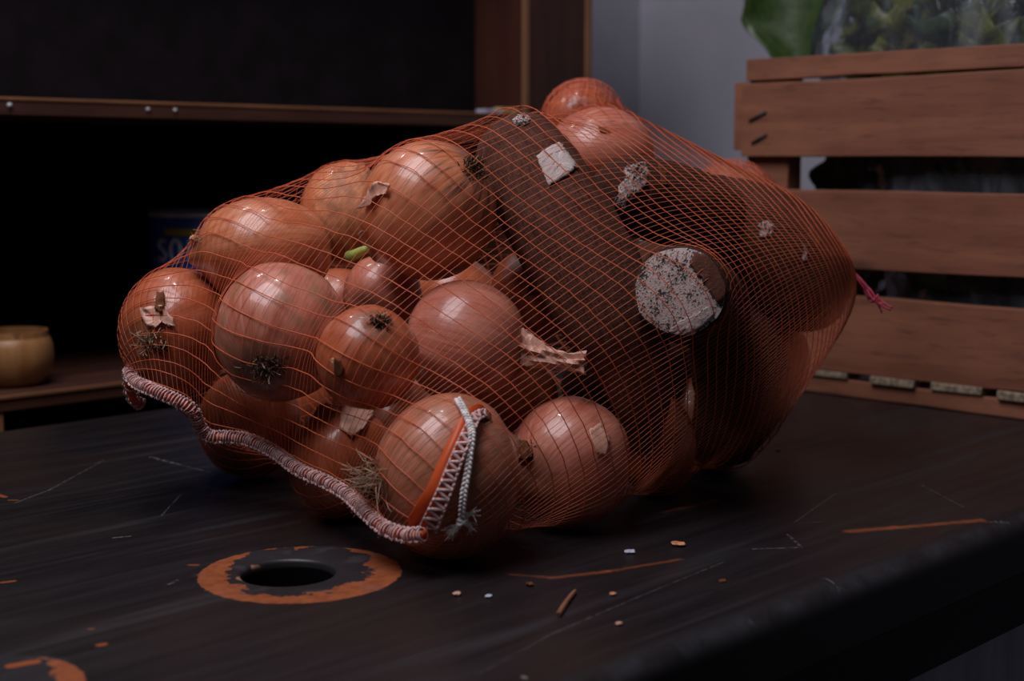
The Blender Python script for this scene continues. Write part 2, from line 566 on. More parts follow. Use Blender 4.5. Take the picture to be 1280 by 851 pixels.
    topm = s.math('MULTIPLY', s.ramp(sep.outputs[2], -0.007, -0.002), s.ramp(s.noise(P, 240, 3, 0.7), 0.40, 0.58))
    for a, b, w, f_ in (((1030, 722), (1050, 727), 0.0006, 0.9), ((1050, 727), (1061, 738), 0.0010, 1.0), ((942, 686), (1002, 684), 0.0012, 0.35), ((985, 668), (1000, 682), 0.0010, 0.35), ((188, 571), (222, 580), 0.0018, 0.45),
                        ((222, 580), (262, 590), 0.0010, 0.3), ((202, 644), (226, 618), 0.0005, 0.5), ((142, 672), (163, 670), 0.0012, 0.55), ((211, 730), (222, 725), 0.0010, 0.5), ((600, 842), (690, 792), 0.0006, 0.22),
                        ((690, 792), (800, 745), 0.0006, 0.28), ((800, 745), (905, 702), 0.0006, 0.25), ((990, 655), (1045, 616), 0.0006, 0.3), ((1040, 652), (1000, 653), 0.0006, 0.2), ((1150, 605), (1205, 634), 0.0005, 0.25), ((20, 628), (62, 612), 0.0010, 0.35),
                        ((62, 612), (130, 575), 0.0010, 0.25), ((655, 846), (657, 848), 0.0016, 0.9), ((1238, 650), (1262, 646), 0.0010, 0.4), ((1105, 709), (1122, 702), 0.0016, 0.45), ((940, 768), (950, 774), 0.0020, 0.3)):
        m = capsule(ground(*a), ground(*b), w, 0.0006, 0.12)
        base = s.mix(s.math('MULTIPLY', s.math('MULTIPLY', m, topm), f_), base, gry)
    hole_shade = s.math('MULTIPLY', s.ramp(sep.outputs[2], -0.003, -0.006), s.ramp(s.vmath('DISTANCE', P, (*HOLE, 0)).outputs['Value'], 0.05, 0.04))
    base = s.mix(hole_shade, base, (0.004, 0.0035, 0.004))  # shade inside the cable hole, painted in as near black
    rough = s.math('ADD', s.math('MULTIPLY', hole_shade, 0.5), s.math('MULTIPLY_ADD', grain, 0.16, 0.30))
    rough = s.math('ADD', rough, s.math('MULTIPLY', s.ramp(streak, 0.55, 0.72), 0.12))
    # bluish highlight along the rounded front edge, painted into the colour
    edge_sheen = s.math('MULTIPLY', s.ramp(s.math('ADD', sep.outputs[1], s.math('MULTIPLY', wob2, 0.12)), 0.4585, 0.449), s.ramp(s.noise(P, 30, 4, 0.7), 0.3, 0.7))
    edge_sheen = s.math('MULTIPLY', edge_sheen, s.ramp(sep.outputs[2], -0.014, -0.003))
    base = s.mix(s.math('MULTIPLY', edge_sheen, 0.5), base, (0.085, 0.09, 0.105))
    spec = s.math('MULTIPLY', s.math('SUBTRACT', 1.0, hole_shade), s.math('MULTIPLY_ADD', s.ramp(sep.outputs[2], -0.016, -0.002), 0.26, 0.09))
    return s.set(base, rough, s.math('ADD', grain, s.math('MULTIPLY', dust, 0.3)), 0.18, 0.001, Specular_IOR_Level=spec)


M['table'] = table_mat()
M['table_side'] = simple('black_table_side', (0.009, 0.007, 0.010), 0.6, 30, 0.3, 0.2, (0.1, 1, 1), Specular_IOR_Level=0.12)

# ------------------------------------------------------------------ setting
WX, WY = 2.05, 1.72
FZ = -0.76


def structure(name, lo, hi, mat):
    return tag(box(name, lo, hi, mat), kind='structure')


structure('wall_back', (-0.9, WY, FZ), (WX, WY + 0.1, 2.2), M['wall'])
structure('wall_right', (WX, -1.0, FZ), (WX + 0.1, WY + 0.1, 2.2), M['wall'])
structure('floor', (-0.9, -1.0, FZ - 0.1), (WX + 0.1, WY + 0.1, FZ), M['floor'])

# table ---------------------------------------------------------------
TX0, TX1, TY0, TY1, TT = -0.35, 2.02, 0.446, 1.263, 0.042
table = empty('table', (0.85, 0.85, FZ), 'black painted table top with worn cable hole carrying the net bag', 'table')


def tabletop():
    nb, n = 48, 48
    hr = 0.0285
    bev = [(0.0, 0.0), (0.0006, 0.0), (0.0016, -0.0008), (0.0022, -0.0022)]
    V, Fc = [], []
    ang = np.arange(n) * 2 * math.pi / n

    def ring_pts(r, z, c=HOLE):
        return [(c[0] + r * math.cos(a), c[1] + r * math.sin(a), z) for a in ang]

    # square collar around the hole, then strips to the table's outline
    S = 0.05
    rings = [ring_pts(hr, -TT), ring_pts(hr, -0.0025), ring_pts(hr + 0.0008, -0.0008), ring_pts(hr + 0.0024, 0.0)]
    sq = []
    for a in ang:
        k = S / max(abs(math.cos(a)), abs(math.sin(a)))
        sq.append((HOLE[0] + k * math.cos(a), HOLE[1] + k * math.sin(a), 0.0))
    rings.append(sq)
    for r in rings:
        V += r
    for i in range(len(rings) - 1):
        for j in range(n):
            k = (j + 1) % n
            Fc.append((i * n + j, i * n + k, (i + 1) * n + k, (i + 1) * n + j))
    base = len(V)
    R = 0.016

    def quad(x0, x1, y0, y1):
        b = len(V)
        V.extend([(x0, y0, 0), (x1, y0, 0), (x1, y1, 0), (x0, y1, 0)])
        Fc.append((b, b + 1, b + 2, b + 3))

    hx, hy = HOLE
    quad(TX0, TX1, TY0 + R, hy - S)
    quad(TX0, TX1, hy + S, TY1)
    quad(TX0, hx - S, hy - S, hy + S)
    quad(hx + S, TX1, hy - S, hy + S)
    # rounded front edge, front face, underside, back
    prof = [(TY0 + R - R * math.sin(t), R * math.cos(t) - R) for t in np.linspace(0, math.pi / 2, 9)]
    prof += [(TY0, -TT), (TY1, -TT), (TY1, 0.0)]
    b = len(V)
    for (y, z) in prof:
        V.extend([(TX0, y, z), (TX1, y, z)])
    for i in range(len(prof) - 1):
        if i == len(prof) - 3:
            continue
        Fc.append((b + 2 * i, b + 2 * i + 2, b + 2 * i + 3, b + 2 * i + 1))
    o = mesh_obj('tabletop', V, Fc, M['table'], table, smooth=True)
    m = o.modifiers.new('es', 'EDGE_SPLIT')
    m.split_angle = math.radians(40)


tabletop()
box('apron', (TX0 + 0.01, TY0 + 0.0012, -0.0828), (TX1 - 0.01, TY0 + 0.030, -TT - 0.0008), M['table_side'], table, 0.001)
box('apron', (TX0 + 0.01, TY1 - 0.03, -0.0828), (TX1 - 0.01, TY1 - 0.001, -TT - 0.0008), M['table_side'], table, 0.001)
tag(box('base_panel', (0.35, TY0 + 0.035, FZ), (TX1 - 0.02, TY0 + 0.055, -0.0430), M['grey_panel'], table), 'grey streaked panel under the table edge')
for lx in (TX0 + 0.06, TX1 - 0.08):
    box('leg', (lx, TY1 - 0.09, FZ), (lx + 0.05, TY1 - 0.035, -0.043), M['table_side'], table, 0.002)

# cabinet ------------------------------------------------------------
CYF = 1.40
cab = empty('shelf_cabinet', (0.8, CYF + 0.15, FZ), 'dark red brown open shelf cabinet standing behind the table', 'cabinet')
CB = WY - 0.005
up_shelf = box('upper_shelf', (-0.75, CYF + 0.0012, 0.2958), (1.4232, CB, 0.3138), M['shelf'], cab, 0.001)
tag(box('shelf_edge', (-0.75, CYF, 0.3108), (1.4232, CYF + 0.0035, 0.3144), M['shelf_edge'], cab, 0.0008), 'paler strip painted as the highlight on the upper shelf edge')
box('lower_shelf', (-0.75, CYF + 0.002, -0.0075), (1.4232, CB, 0.0092), M['shelf'], cab, 0.001)
tag(box('shelf_edge', (-0.75, CYF, 0.0052), (1.4232, CYF + 0.004, 0.0096), M['shelf_edge'], cab, 0.001), 'orange brown strip painted as the highlight on the lower shelf edge')
for x0, x1 in ((1.4235, 1.4340), (1.5510, 1.5625)):
    box('side_panel', (x0, CYF + 0.004, FZ), (x1, CB, 0.66), M['cab'], cab, 0.0005)
    tag(box('panel_edge', (x0 - 0.0002, CYF, FZ), (x1 + 0.0002, CYF + 0.004, 0.66), M['cab_edge'], cab, 0.001), 'worn light wood front edge of a side panel')
box('back_panel', (-0.75, CB - 0.006, FZ), (1.423, CB, 0.66), M['black'], cab)
tag(box('back_board', (-0.75, 1.497, 0.316), (1.4225, 1.507, 0.655), M['black'], cab), 'black board behind the upper shelf')
box('stile', (1.4342, CYF + 0.0025, FZ), (1.5508, CYF + 0.02, 0.66), M['cab'], cab)
box('top_panel', (-0.75, CYF, 0.66), (1.5625, CB, 0.68), M['cab'], cab)
tag(box('shelf_support', (0.612, CYF + 0.004, FZ), (0.6602, CYF + 0.05, -0.0078), M['cab_edge'], cab, 0.001), 'light wooden support under the lower shelf')
for px in (12, 185, 219):
    p = on_plane(px, 131 + px * 0.03, 1, CYF)
    mb = MB()
    mb.tube([(p[0], CYF - 0.0012, p[2]), (p[0], CYF + 0.002, p[2])], 0.0024 if px < 50 else 0.0018, 10)
    mb.build('screw_head', M['can_metal'], up_shelf)


def lathe(profile, n=40):
    """profile rows (r, z); returns verts, faces of a closed solid of revolution"""
    V, Fc = [], []
    for r, z in profile:
        for j in range(n):
            a = 2 * math.pi * j / n
            V.append((r * math.cos(a), r * math.sin(a), z))
    m = len(profile)
    for i in range(m - 1):
        for j in range(n):
            k = (j + 1) % n
            Fc.append((i * n + j, i * n + k, (i + 1) * n + k, (i + 1) * n + j))
    Fc.append(tuple(range(n))[::-1])
    Fc.append(tuple((m - 1) * n + j for j in range(n)))
    return np.array(V), Fc


# turned wooden cup, notch in the rim
cup_c = on_plane(17, 480, 2, 0.0096)
cup_c = np.array([cup_c[0], cup_c[1], 0.0096])
sc_px = (cup_c - CAM) @ FWD / FPX
cr = 50 * sc_px
ch = 68 * sc_px
cup = empty('wooden_cup', cup_c, 'small pale turned wooden cup with a notched rim on the lower shelf', 'cup')
pr = [(cr * 0.55, 0.0), (cr * 0.72, ch * 0.04), (cr * 0.93, ch * 0.25), (cr, ch * 0.5), (cr * 0.98, ch * 0.72), (cr * 0.91, ch * 0.86), (cr * 0.88, ch * 0.88), (cr * 0.87, ch), (cr * 0.80, ch), (cr * 0.78, ch * 0.5), (cr * 0.5, ch * 0.2), (0.001, ch * 0.15)]
v, f = lathe(pr, 72)
notch_dir = camv(0.46, 0, 0.85)
for i, p in enumerate(v):
    a = math.atan2(p[1], p[0]) - math.atan2(notch_dir[1], notch_dir[0])
    a = (a + math.pi) % (2 * math.pi) - math.pi
    if p[2] > ch * 0.95 and abs(a) < 0.10:
        v[i][2] = ch * 0.80
mesh_obj('cup_body', v + cup_c, f, M['cup'], cup, smooth=True).modifiers.new('es', 'EDGE_SPLIT').split_angle = math.radians(38)

# blue can
can_c = np.array([*on_plane(262, 300, 1, 1.56)[:2], 0.0093])
can_d = (can_c - CAM) @ FWD
can_top = on_plane(262, 266, 1, 1.50)[2]
can_r = 72 * can_d / FPX
can = empty('paint_can', can_c, 'blue printed tin can with a yellow band on the lower shelf', 'can')
chh = can_top - can_c[2]
v, f = lathe([(can_r * 0.985, 0), (can_r, 0.002), (can_r, chh - 0.006), (can_r * 0.98, chh - 0.003)], 56)
can_body = mesh_obj('can_body', v + can_c, f, M['can_blue'], can, smooth=True)
can_body.modifiers.new('es', 'EDGE_SPLIT').split_angle = math.radians(40)
v, f = lathe([(can_r * 0.985, chh - 0.006), (can_r * 1.02, chh - 0.005), (can_r * 1.025, chh - 0.002), (can_r * 1.0, chh), (can_r * 0.94, chh - 0.001), (can_r * 0.93, chh - 0.005), (0.002, chh - 0.005)], 56)
mesh_obj('can_rim', v + can_c, f, M['can_metal'], can, smooth=True)


def can_strip(name, a0, a1, z0, z1, mat, n=24, off=0.0006):
    """thin printed patch hugging the can; angles measured from the viewer's side, positive to the right"""
    base = math.atan2(-fw[1], -fw[0])
    V, Fc = [], []
    for r in (can_r - 0.0005, can_r + off):
        for i in range(n + 1):
            a = base + a0 + (a1 - a0) * i / n
            for z in (z0, z1):
                V.append((can_c[0] + r * math.cos(a), can_c[1] + r * math.sin(a), can_c[2] + z))
    m = 2 * (n + 1)
    for i in range(n):
        Fc.append((m + 2 * i, m + 2 * i + 2, m + 2 * i + 3, m + 2 * i + 1))
        Fc.append((2 * i + 1, m + 2 * i + 1, m + 2 * i + 3, 2 * i + 3))
        Fc.append((2 * i, 2 * i + 2, m + 2 * i + 2, m + 2 * i))
    return mesh_obj(name, V, Fc, mat, can_body)


px2 = can_d / FPX
can_strip('yellow_band', -0.62, 0.9, chh - 27 * px2, chh - 19 * px2, M['can_yellow'])


def can_letters():
    """white lettering on the can, drawn as thick strokes wrapped on the side"""
    base = math.atan2(-fw[1], -fw[0])
    glyph = {'O': [[(0.5 + 0.42 * math.cos(t), 0.5 + 0.5 * math.sin(t)) for t in np.linspace(0, 6.28, 15)]],
             'J': [[(0.25, 1), (0.85, 1), (0.85, 0.2), (0.5, 0), (0.15, 0.2)]],
             'I': [[(0.5, 0), (0.5, 1)]], 'X': [[(0.1, 0), (0.9, 1)], [(0.1, 1), (0.9, 0)]],
             'S': [[(0.9, 0.85), (0.5, 1), (0.1, 0.75), (0.5, 0.52), (0.9, 0.28), (0.5, 0), (0.1, 0.15)]]}
    mb = MB()
    a = -0.78
    for c, w in (('S', 0.22), ('O', 0.24), ('I', 0.13), ('X', 0.3), ('I', 0.14)):
        for st in glyph[c]:
            pts = spline(st, 24) if len(st) > 2 else np.linspace(st[0], st[1], 10)
            P = []
            for gx, gy in pts:
                aa = base + a + w * gx
                P.append((can_c[0] + (can_r + 0.0002) * math.cos(aa), can_c[1] + (can_r + 0.0002) * math.sin(aa), can_c[2] + chh - (58 - gy * 26) * px2))
            mb.tube(P, 0.0022, 6)
        a += w + 0.06
    tag(mb.build('lettering', M['can_white'], can_body), 'white lettering across the blue can')


can_letters()

# cream and pale block on the shelf end
blk = on_plane(628, 139, 1, CYF + 0.02)
bk = empty('small_box', (blk[0], CYF + 0.02, 0.3138), 'tiny cream and white box at the right end of the upper shelf', 'box')
d_ = 0.0218 * 1.25
xa, xb, xc = on_plane(606, 137, 1, CYF + 0.012)[0], on_plane(628, 137, 1, CYF + 0.012)[0], on_plane(650, 137, 1, CYF + 0.012)[0]
box('pale_end', (xa, CYF + 0.012, 0.3142), (xb, CYF + 0.03, 0.3195), M['pale'], bk, 0.001)
box('cream_body', (xb, CYF + 0.012, 0.3142), (xc, CYF + 0.03, 0.3225), M['cream'], bk, 0.001)

# ------------------------------------------------------------------ crate
KX, KY1, KY0 = 1.317, 0.957, 0.30
rngc = np.random.default_rng(5)
crate = empty('wooden_crate', (KX + 0.15, 0.63, 0.0), 'rough slatted wooden vegetable crate at the right end of the table', 'crate')


def slat(name, lo, hi, axis, mat=None, bow=0.0015, n=14, label=None, seed=0):
    """sawn board: long along axis, edges a little wavy, ends rough"""
    r = np.random.default_rng(seed)
    lo, hi = np.array(lo, float), np.array(hi, float)
    V, Fc = [], []
    oth = [i for i in range(3) if i != axis]
    ph = r.uniform(0, 6.28, 4)
    for i in range(n + 1):
        t = i / n
        for c, (a, b) in enumerate(((0, 0), (1, 0), (1, 1), (0, 1))):
            p = np.zeros(3)
            p[axis] = lo[axis] + (hi[axis] - lo[axis]) * t
            p[oth[0]] = (lo, hi)[a][oth[0]]
            p[oth[1]] = (lo, hi)[b][oth[1]] + bow * (0.5 * math.sin(5 * t + ph[b]) + 0.3 * math.sin(13 * t + ph[b + 1])) + r.normal() * 0.0003
            V.append(p)
    for i in range(n):
        for c in range(4):
            d = (c + 1) % 4
            Fc.append((i * 4 + c, i * 4 + d, (i + 1) * 4 + d, (i + 1) * 4 + c))
    Fc.append((3, 2, 1, 0))
    Fc.append(tuple(n * 4 + c for c in range(4)))
    o = mesh_obj(name, V, Fc, mat or M['crate'], crate)
    m = o.modifiers.new('bevel', 'BEVEL')
    m.width, m.segments, m.limit_method, m.angle_limit = 0.0012, 2, 'ANGLE', math.radians(50)
    if label:
        o['label'] = label
    return o


TH = 0.011
front_slat = slat('slat', (KX, KY0, 0.254), (KX + TH, KY1, 0.3352), 1, seed=1)
slat('slat', (KX, KY0, 0.1385), (KX + TH, KY1 - 0.002, 0.2195), 1, seed=2)
slat('slat', (KX, KY0, 0.0272), (KX + TH, KY1 - 0.001, 0.109), 1, seed=3)
slat('rim_strip', (KX + 0.003, KY0, 0.3385), (KX + 0.024, KY1 - 0.003, 0.3605), 1, seed=4)
slat('bottom_rail', (KX + 0.002, KY0, 0.0005), (KX + 0.022, KY1, 0.0185), 1, seed=5, bow=0.0008)
# far long side
for z0, z1, sd in ((0.254, 0.335, 6), (0.1385, 0.2195, 7), (0.0272, 0.109, 8)):
    slat('slat', (KX + 0.30, KY0, z0), (KX + 0.30 + TH, KY1, z1), 1, seed=sd)
slat('bottom_rail', (KX + 0.287, KY0, 0.0005), (KX + 0.307, KY1, 0.0185), 1, seed=9, bow=0.0008)
# end boards and corner posts
slat('end_board', (KX + 0.006, KY1 + 0.0005, 0.262), (KX + 0.30, KY1 + 0.0145, 0.336), 0, seed=10)
for y0 in (KY0 - 0.015,):
    for z0, z1 in ((0.262, 0.336), (0.14, 0.22), (0.03, 0.109)):
        slat('end_board', (KX + 0.006, y0, z0), (KX + 0.30, y0 + 0.0145, z1), 0, seed=int(z0 * 90))
for x0 in (KX + TH + 0.0008, KX + 0.272):
    slat('corner_post', (x0, 0.902, 0.0195), (x0 + 0.026, KY1 - 0.001, 0.341), 2, seed=int(x0 * 100), bow=0.0006)
    slat('corner_post', (x0, KY0 + 0.001, 0.0195), (x0 + 0.026, KY0 + 0.055, 0.341), 2, seed=int(x0 * 50), bow=0.0006)
# bottom boards whose sawn ends show in the gap above the rail
ends = [(1012, 1058), (1088, 1143), (1163, 1227), (1247, 1310), (1335, 1400)]
for i, (a, b) in enumerate(ends):
    ya, yb = on_plane(a, 478 + (a - 1012) * 0.085, 0, KX)[1], on_plane(b, 480 + (b - 1012) * 0.085, 0, KX)[1]
    o = slat('bottom_board', (KX - 0.001 - 0.002 * (i % 2), yb, 0.0190), (KX + 0.30, ya, 0.0268 - 0.001 * (i == 0)), 0, M['crate_end'], seed=20 + i, bow=0.0006)
    if i == 0:
        o['label'] = 'greyish bottom board with its sawn end showing'
# staples
for (a, b) in (((937, 151), (957, 140)), ((940, 179), (958, 168))):
    p, q = on_plane(*a, 0, KX - 0.0008), on_plane(*b, 0, KX - 0.0008)
    mb = MB()
    mb.tube([p + np.array([0.004, 0, 0]), p, (p + q) / 2 + np.array([-0.0008, 0, 0]), q, q + np.array([0.004, 0, 0])], 0.0017, 6)
    mb.build('staple', M['iron'], front_slat)

# ------------------------------------------------------------------ greens in the crate
rngl = np.random.default_rng(11)


def leaf_geo(base, tip_dir, width_dir, length, width, curl, frill, rng, nu=9, nv=14):
    """leaf blade grid from base along tip_dir; returns verts, faces, leaf coordinates"""
    t = np.asarray(tip_dir, float) / np.linalg.norm(tip_dir)
    w = np.asarray(width_dir, float)
    w = w - t * (w @ t)
    w /= np.linalg.norm(w)
    nrm = np.cross(t, w)
    V, A, Fc = [], [], []
    ph = rng.uniform(0, 6.28, 3)
    for j in range(nv + 1):
        s = j / nv
        prof = math.sin(math.pi * min(1, s * 0.93 + 0.05)) ** 0.7 * (0.35 + 0.65 * min(1, s * 2.4))
        for i in range(nu + 1):
            u = 2 * i / nu - 1
            x = u * width * 0.5 * prof * (1 + 0.10 * math.sin(19 * s + ph[0]) * abs(u))
            bend = curl * length * s * s - 0.22 * width * u * u + frill * width * abs(u) ** 2 * math.sin(17 * s + ph[1] + u * 2)
            V.append(np.asarray(base) + t * length * s + w * x + nrm * bend)
            A.append((u, s, 0))
    for j in range(nv):
        for i in range(nu):
            a = j * (nu + 1) + i
            Fc.append((a, a + 1, a + nu + 2, a + nu + 1))
    return np.array(V), Fc, np.array(A)


def leaf_obj(name, geo, mat, parent=None):
    v, f, a = geo
    if parent:      # pressed together inside the plastic
        v[:, 0] = np.clip(v[:, 0], KX + 0.05, KX + 0.255)
        v[:, 1] = np.clip(v[:, 1], 0.36, np.where(v[:, 2] < 0.35, 0.855, 0.905))
    o = mesh_obj(name, v, f, mat, parent, True, attr=a)
    m = o.modifiers.new('solid', 'SOLIDIFY')
    m.thickness = 0.0008
    return o


big = tag(leaf_obj('green_leaf', leaf_geo(on_plane(1000, 110, 0, KX + 0.24), (0.0, 0.10, 1.0), (0.35, -1, 0), 0.22, 0.125, 0.05, 0.05, rngl, 12, 24), M['leaf']),
          'broad green leaf standing up at the left corner of the crate', 'leaf')
big2 = leaf_obj('green_leaf', leaf_geo((KX + 0.07, 0.875, 0.27), (0.05, 0.12, -1.0), (0.2, -1, 0), 0.085, 0.07, -0.1, 0.16, rngl, 10, 16), M['leaf'])
tag(big2, 'drooping green leaf tip in the upper gap of the crate', 'leaf')

greens = empty('leafy_greens', (KX + 0.15, 0.60, 0.05), 'bunch of yellow green curly leaves inside the clear plastic bag', 'greens')
for k in range(270):
    y = rngl.uniform(0.36, 0.83)
    x = KX + rngl.uniform(0.055, 0.24)
    z = rngl.uniform(0.20, 0.46) if k > 70 else rngl.uniform(0.05, 0.2)
    if k > 190:
        y = rngl.uniform(0.72, 0.905)
        x = KX + rngl.uniform(0.075, 0.2)
        z = rngl.uniform(0.20, 0.42)
    if z > 0.38 and rngl.random() < 0.3:
        z -= 0.05
    dirv = np.array([-rngl.uniform(0.0, 0.9), rngl.normal() * 0.6, rngl.uniform(0.1, 1.0)])
    leaf_obj('leaf', leaf_geo((x, y, z), dirv, (rngl.normal(), 1, rngl.normal() * 0.5), rngl.uniform(0.06, 0.11), rngl.uniform(0.055, 0.10), rngl.uniform(-0.5, 0.5), 0.20, rngl, 7, 9), M['curly'] if rngl.random() < 0.72 else M['leaf'], greens)
for k in range(9):
    y = 0.42 + 0.04 * k
    mb = MB()
    p0 = np.array([KX + 0.15, y, 0.06])
    mb.tube(spline([p0, p0 + (0.0, rngl.normal() * 0.01, 0.12), p0 + (rngl.normal() * 0.03, rngl.normal() * 0.02, 0.28)], 12), np.linspace(0.008, 0.004, 12), 7)
    mb.build('stem', M['leaf'], greens)


def plastic_bag():
    n, m = 84, 60
    rng = np.random.default_rng(3)
    c = np.array([KX + 0.147, 0.605, 0.285])
    half = np.array([0.127, 0.262, 0.265])
    V, Fc = [], []
    for i in range(m + 1):
        ph = -math.pi / 2 + math.pi * i / m
        for j in range(n):
            th = 2 * math.pi * j / n
            d = np.array([math.cos(ph) * math.cos(th), math.cos(ph) * math.sin(th), math.sin(ph)])
            e = 0.42
            p = np.sign(d) * np.abs(d) ** e if i not in (0, m) else d
            wr = 1 + 0.020 * math.sin(7 * th + 5 * d[2]) + 0.014 * math.sin(19 * th - 9 * d[2] + 1) + 0.01 * math.sin(33 * th + 14 * d[2])
            q = c + half * p * (1 - 0.05 + 0.05 * 0) * wr
            side = float(np.interp(q[2], [0.0, 0.25, 0.325, 0.345, 0.362, 0.40, 0.46, 0.55], [0.262, 0.262, 0.272, 0.310, 0.330, 0.322, 0.300, 0.24]))
            if q[1] > c[1]:
                q[1] = c[1] + (q[1] - c[1]) * side / 0.262
            if q[2] > 0.345:
                q[0] += 0.0
            q[0] = min(max(q[0], KX + 0.0165 + 0.003 * math.sin(20 * th)), KX + 0.27)
            if q[1] > 0.87 and q[0] < KX + 0.045 and q[2] < 0.345:
                q[1] = min(q[1], 0.893)
            q[1] = max(q[1], 0.345)
            q[2] = max(q[2], 0.030)
            V.append(q)
    for i in range(m):
        for j in range(n):
            k = (j + 1) % n
            Fc.append((i * n + j, i * n + k, (i + 1) * n + k, (i + 1) * n + j))
    o = mesh_obj('plastic_bag', V, Fc, M['film'], None, True)
    tag(o, 'clear crinkled plastic bag of greens rising out of the wooden crate', 'plastic bag')


plastic_bag()

# ------------------------------------------------------------------ onions and roots: where each one lies
# name: pixel centre, pixel half sizes, depth, neck direction (right, up, towards viewer), skin, green cast, label
ON = {
 'O1': (560, 592, 92, 104, 0.9094, (0.80, 0.30, -0.35), 'brown', 0.25, 'largest brown onion lying in front on the table under the folded orange hem flap'),
 'O2': (712, 576, 78, 82, 0.9851, (0.55, 0.20, -0.75), 'pink', 0.0, 'pinkish onion on the table right of the frontmost onion'),
 'O3': (820, 555, 50, 64, 1.0772, (-0.75, 0.1, 0.55), 'red', 0.1, 'narrow reddish onion on the table below the white cut root end'),
 'O4': (312, 528, 64, 68, 1.1390, (0.2, 0.7, -0.6), 'red', 0.0, 'dull red onion low on the left just above the stitched hem'),
 'O5': (428, 575, 66, 72, 1.0095, (-0.3, 0.85, 0.3), 'red', 0.0, 'dark orange red onion low behind the hem, left of the frontmost onion'),
 'O6': (222, 415, 70, 82, 1.0600, (0.55, 0.2, -0.8), 'red', 0.1, 'leftmost red brown onion with a pale root tuft and torn white skin'),
 'O7': (352, 415, 84, 88, 0.9900, (0.15, 0.55, -0.8), 'pink', 0.55, 'big pinkish onion with a bushy dark root tuft facing down left of centre'),
 'O8': (330, 313, 86, 68, 1.0563, (-0.93, -0.15, 0.25), 'tan', 0.1, 'glossy tan onion lying sideways at the upper left of the bag'),
 'O9': (460, 447, 66, 66, 0.9300, (-0.20, -0.62, -0.72), 'red', 0.05, 'smaller copper onion with a round dark root tuft on top and a small eye'),
 'O10': (582, 428, 77, 80, 0.9900, (0.94, -0.22, 0.12), 'pink', 0.0, 'pinkish onion with a long dry papery neck pointing right'),
 'O11': (535, 262, 86, 88, 1.0073, (-0.74, -0.60, -0.20), 'tan', 0.0, 'large glossy onion with black mould stains beside its root tuft'),
 'O12': (432, 268, 58, 66, 1.1087, (0.25, -0.82, 0.45), 'tan', 0.0, 'tan onion with a green sprout between two glossy onions at the top left'),
 'O13': (478, 366, 50, 48, 1.0600, (0.3, 0.3, -0.8), 'pink', 0.0, 'small pale onion deep in the gap above the copper onion with an eye'),
 'O14': (662, 372, 52, 62, 1.0800, (-0.1, 0.5, 0.8), 'red', 0.0, 'dark red onion in shadow tucked against the long brown root'),
 'O15': (750, 195, 68, 62, 1.2000, (0.8, 0.1, -0.5), 'pink', 0.0, 'smooth pinkish onion at the top behind the upright brown root'),
 'O17': (968, 448, 44, 56, 1.2400, (0.1, 0.6, -0.6), 'red', 0.0, 'orange onion glimpsed under the drooping root end at the far right'),
 'O18': (728, 152, 50, 48, 1.3000, (0.1, -0.1, -0.9), 'red', 0.0, 'brown onion under the pointed peak of net at the very top'),
 'O19': (915, 258, 56, 52, 1.3200, (0.1, 0.7, -0.6), 'brown', 0.0, 'onion forming the hump of net before the crate corner post'),
}
FILL = {'B1': (0.80, 0.90, 0.045), 'B2': (0.74, 1.0, 0.042), 'B5': (0.83, 0.90, 0.13), 'B6': tuple(at(812, 318, 1.25)),
        'B7': (0.72, 0.85, 0.0405), 'B8': tuple(at(632, 498, 1.09)), 'B9': tuple(at(870, 524, 1.215)), 'B10': (0.76, 0.97, 0.12)}
FILL_LABEL = {'B1': 'onion on the table in the dark middle of the bag', 'B2': 'onion on the table at the back left of the bag', 
              'B5': 'onion in the second layer behind the bag middle', 'B6': 'onion in the second layer behind the roots',
              'B7': 'onion on the table hidden behind the stitched hem', 'B8': 'onion in the shadow below the papery necked onion', 'B9': 'onion in the shadow between the narrow reddish onion and the low standing root', 'B10': 'onion in the second layer at the back left'}
RO = {
 'R1': ([(648, 190, 56, 1.050), (668, 222, 66, 1.0425), (712, 300, 71, 1.0200), (760, 390, 65, 1.0061), (790, 450, 51, 1.0075), (802, 505, 37, 1.012), (804, 550, 20, 1.018)], 'bark'),
 'R2': ([(775, 242, 44, 1.095), (790, 245, 50, 1.1046), (855, 258, 52, 1.1437), (895, 266, 40, 1.165)], 'bark_dark'),
 'R3': ([(850, 364, 60, 0.962), (860, 371, 59, 1.0150), (885, 385, 55, 1.1175), (892, 392, 42, 1.140)], 'bark_dark'),
 'R4': ([(868, 262, 40, 1.208), (890, 268, 52, 1.2023), (950, 300, 68, 1.1912), (998, 346, 65, 1.1905), (1012, 366, 54, 1.2002)], 'bark_dark'),
 'R5': ([(908, 408, 48, 1.188), (916, 432, 61, 1.1840), (926, 490, 61, 1.1712), (906, 545, 44, 1.1560)], 'bark_dark'),
 'R6': ([(738, 482, 40, 1.130), (790, 480, 42, 1.170), (850, 450, 40, 1.250), (872, 432, 34, 1.290)], 'bark_dark'),  # unseen root, added so the gaps in front of it stay dark
}
RO_LABEL = {'R6': 'dark unseen root added to keep the gap behind the pinkish front onion dark', 'R1': 'long grey brown root leaning upright in the middle with a peeled white square', 'R2': 'dark root lying under the net top with a scuffed whitish end',
            'R3': 'root with its white speckled cut end facing the viewer', 'R4': 'thick dark root arching over to a rounded end at the right', 'R5': 'dark root standing low at the right of the bag in shadow'}

SPH = []   # (centre, radii along right, up, forward) solids the net has to cover
onion_geo = {}


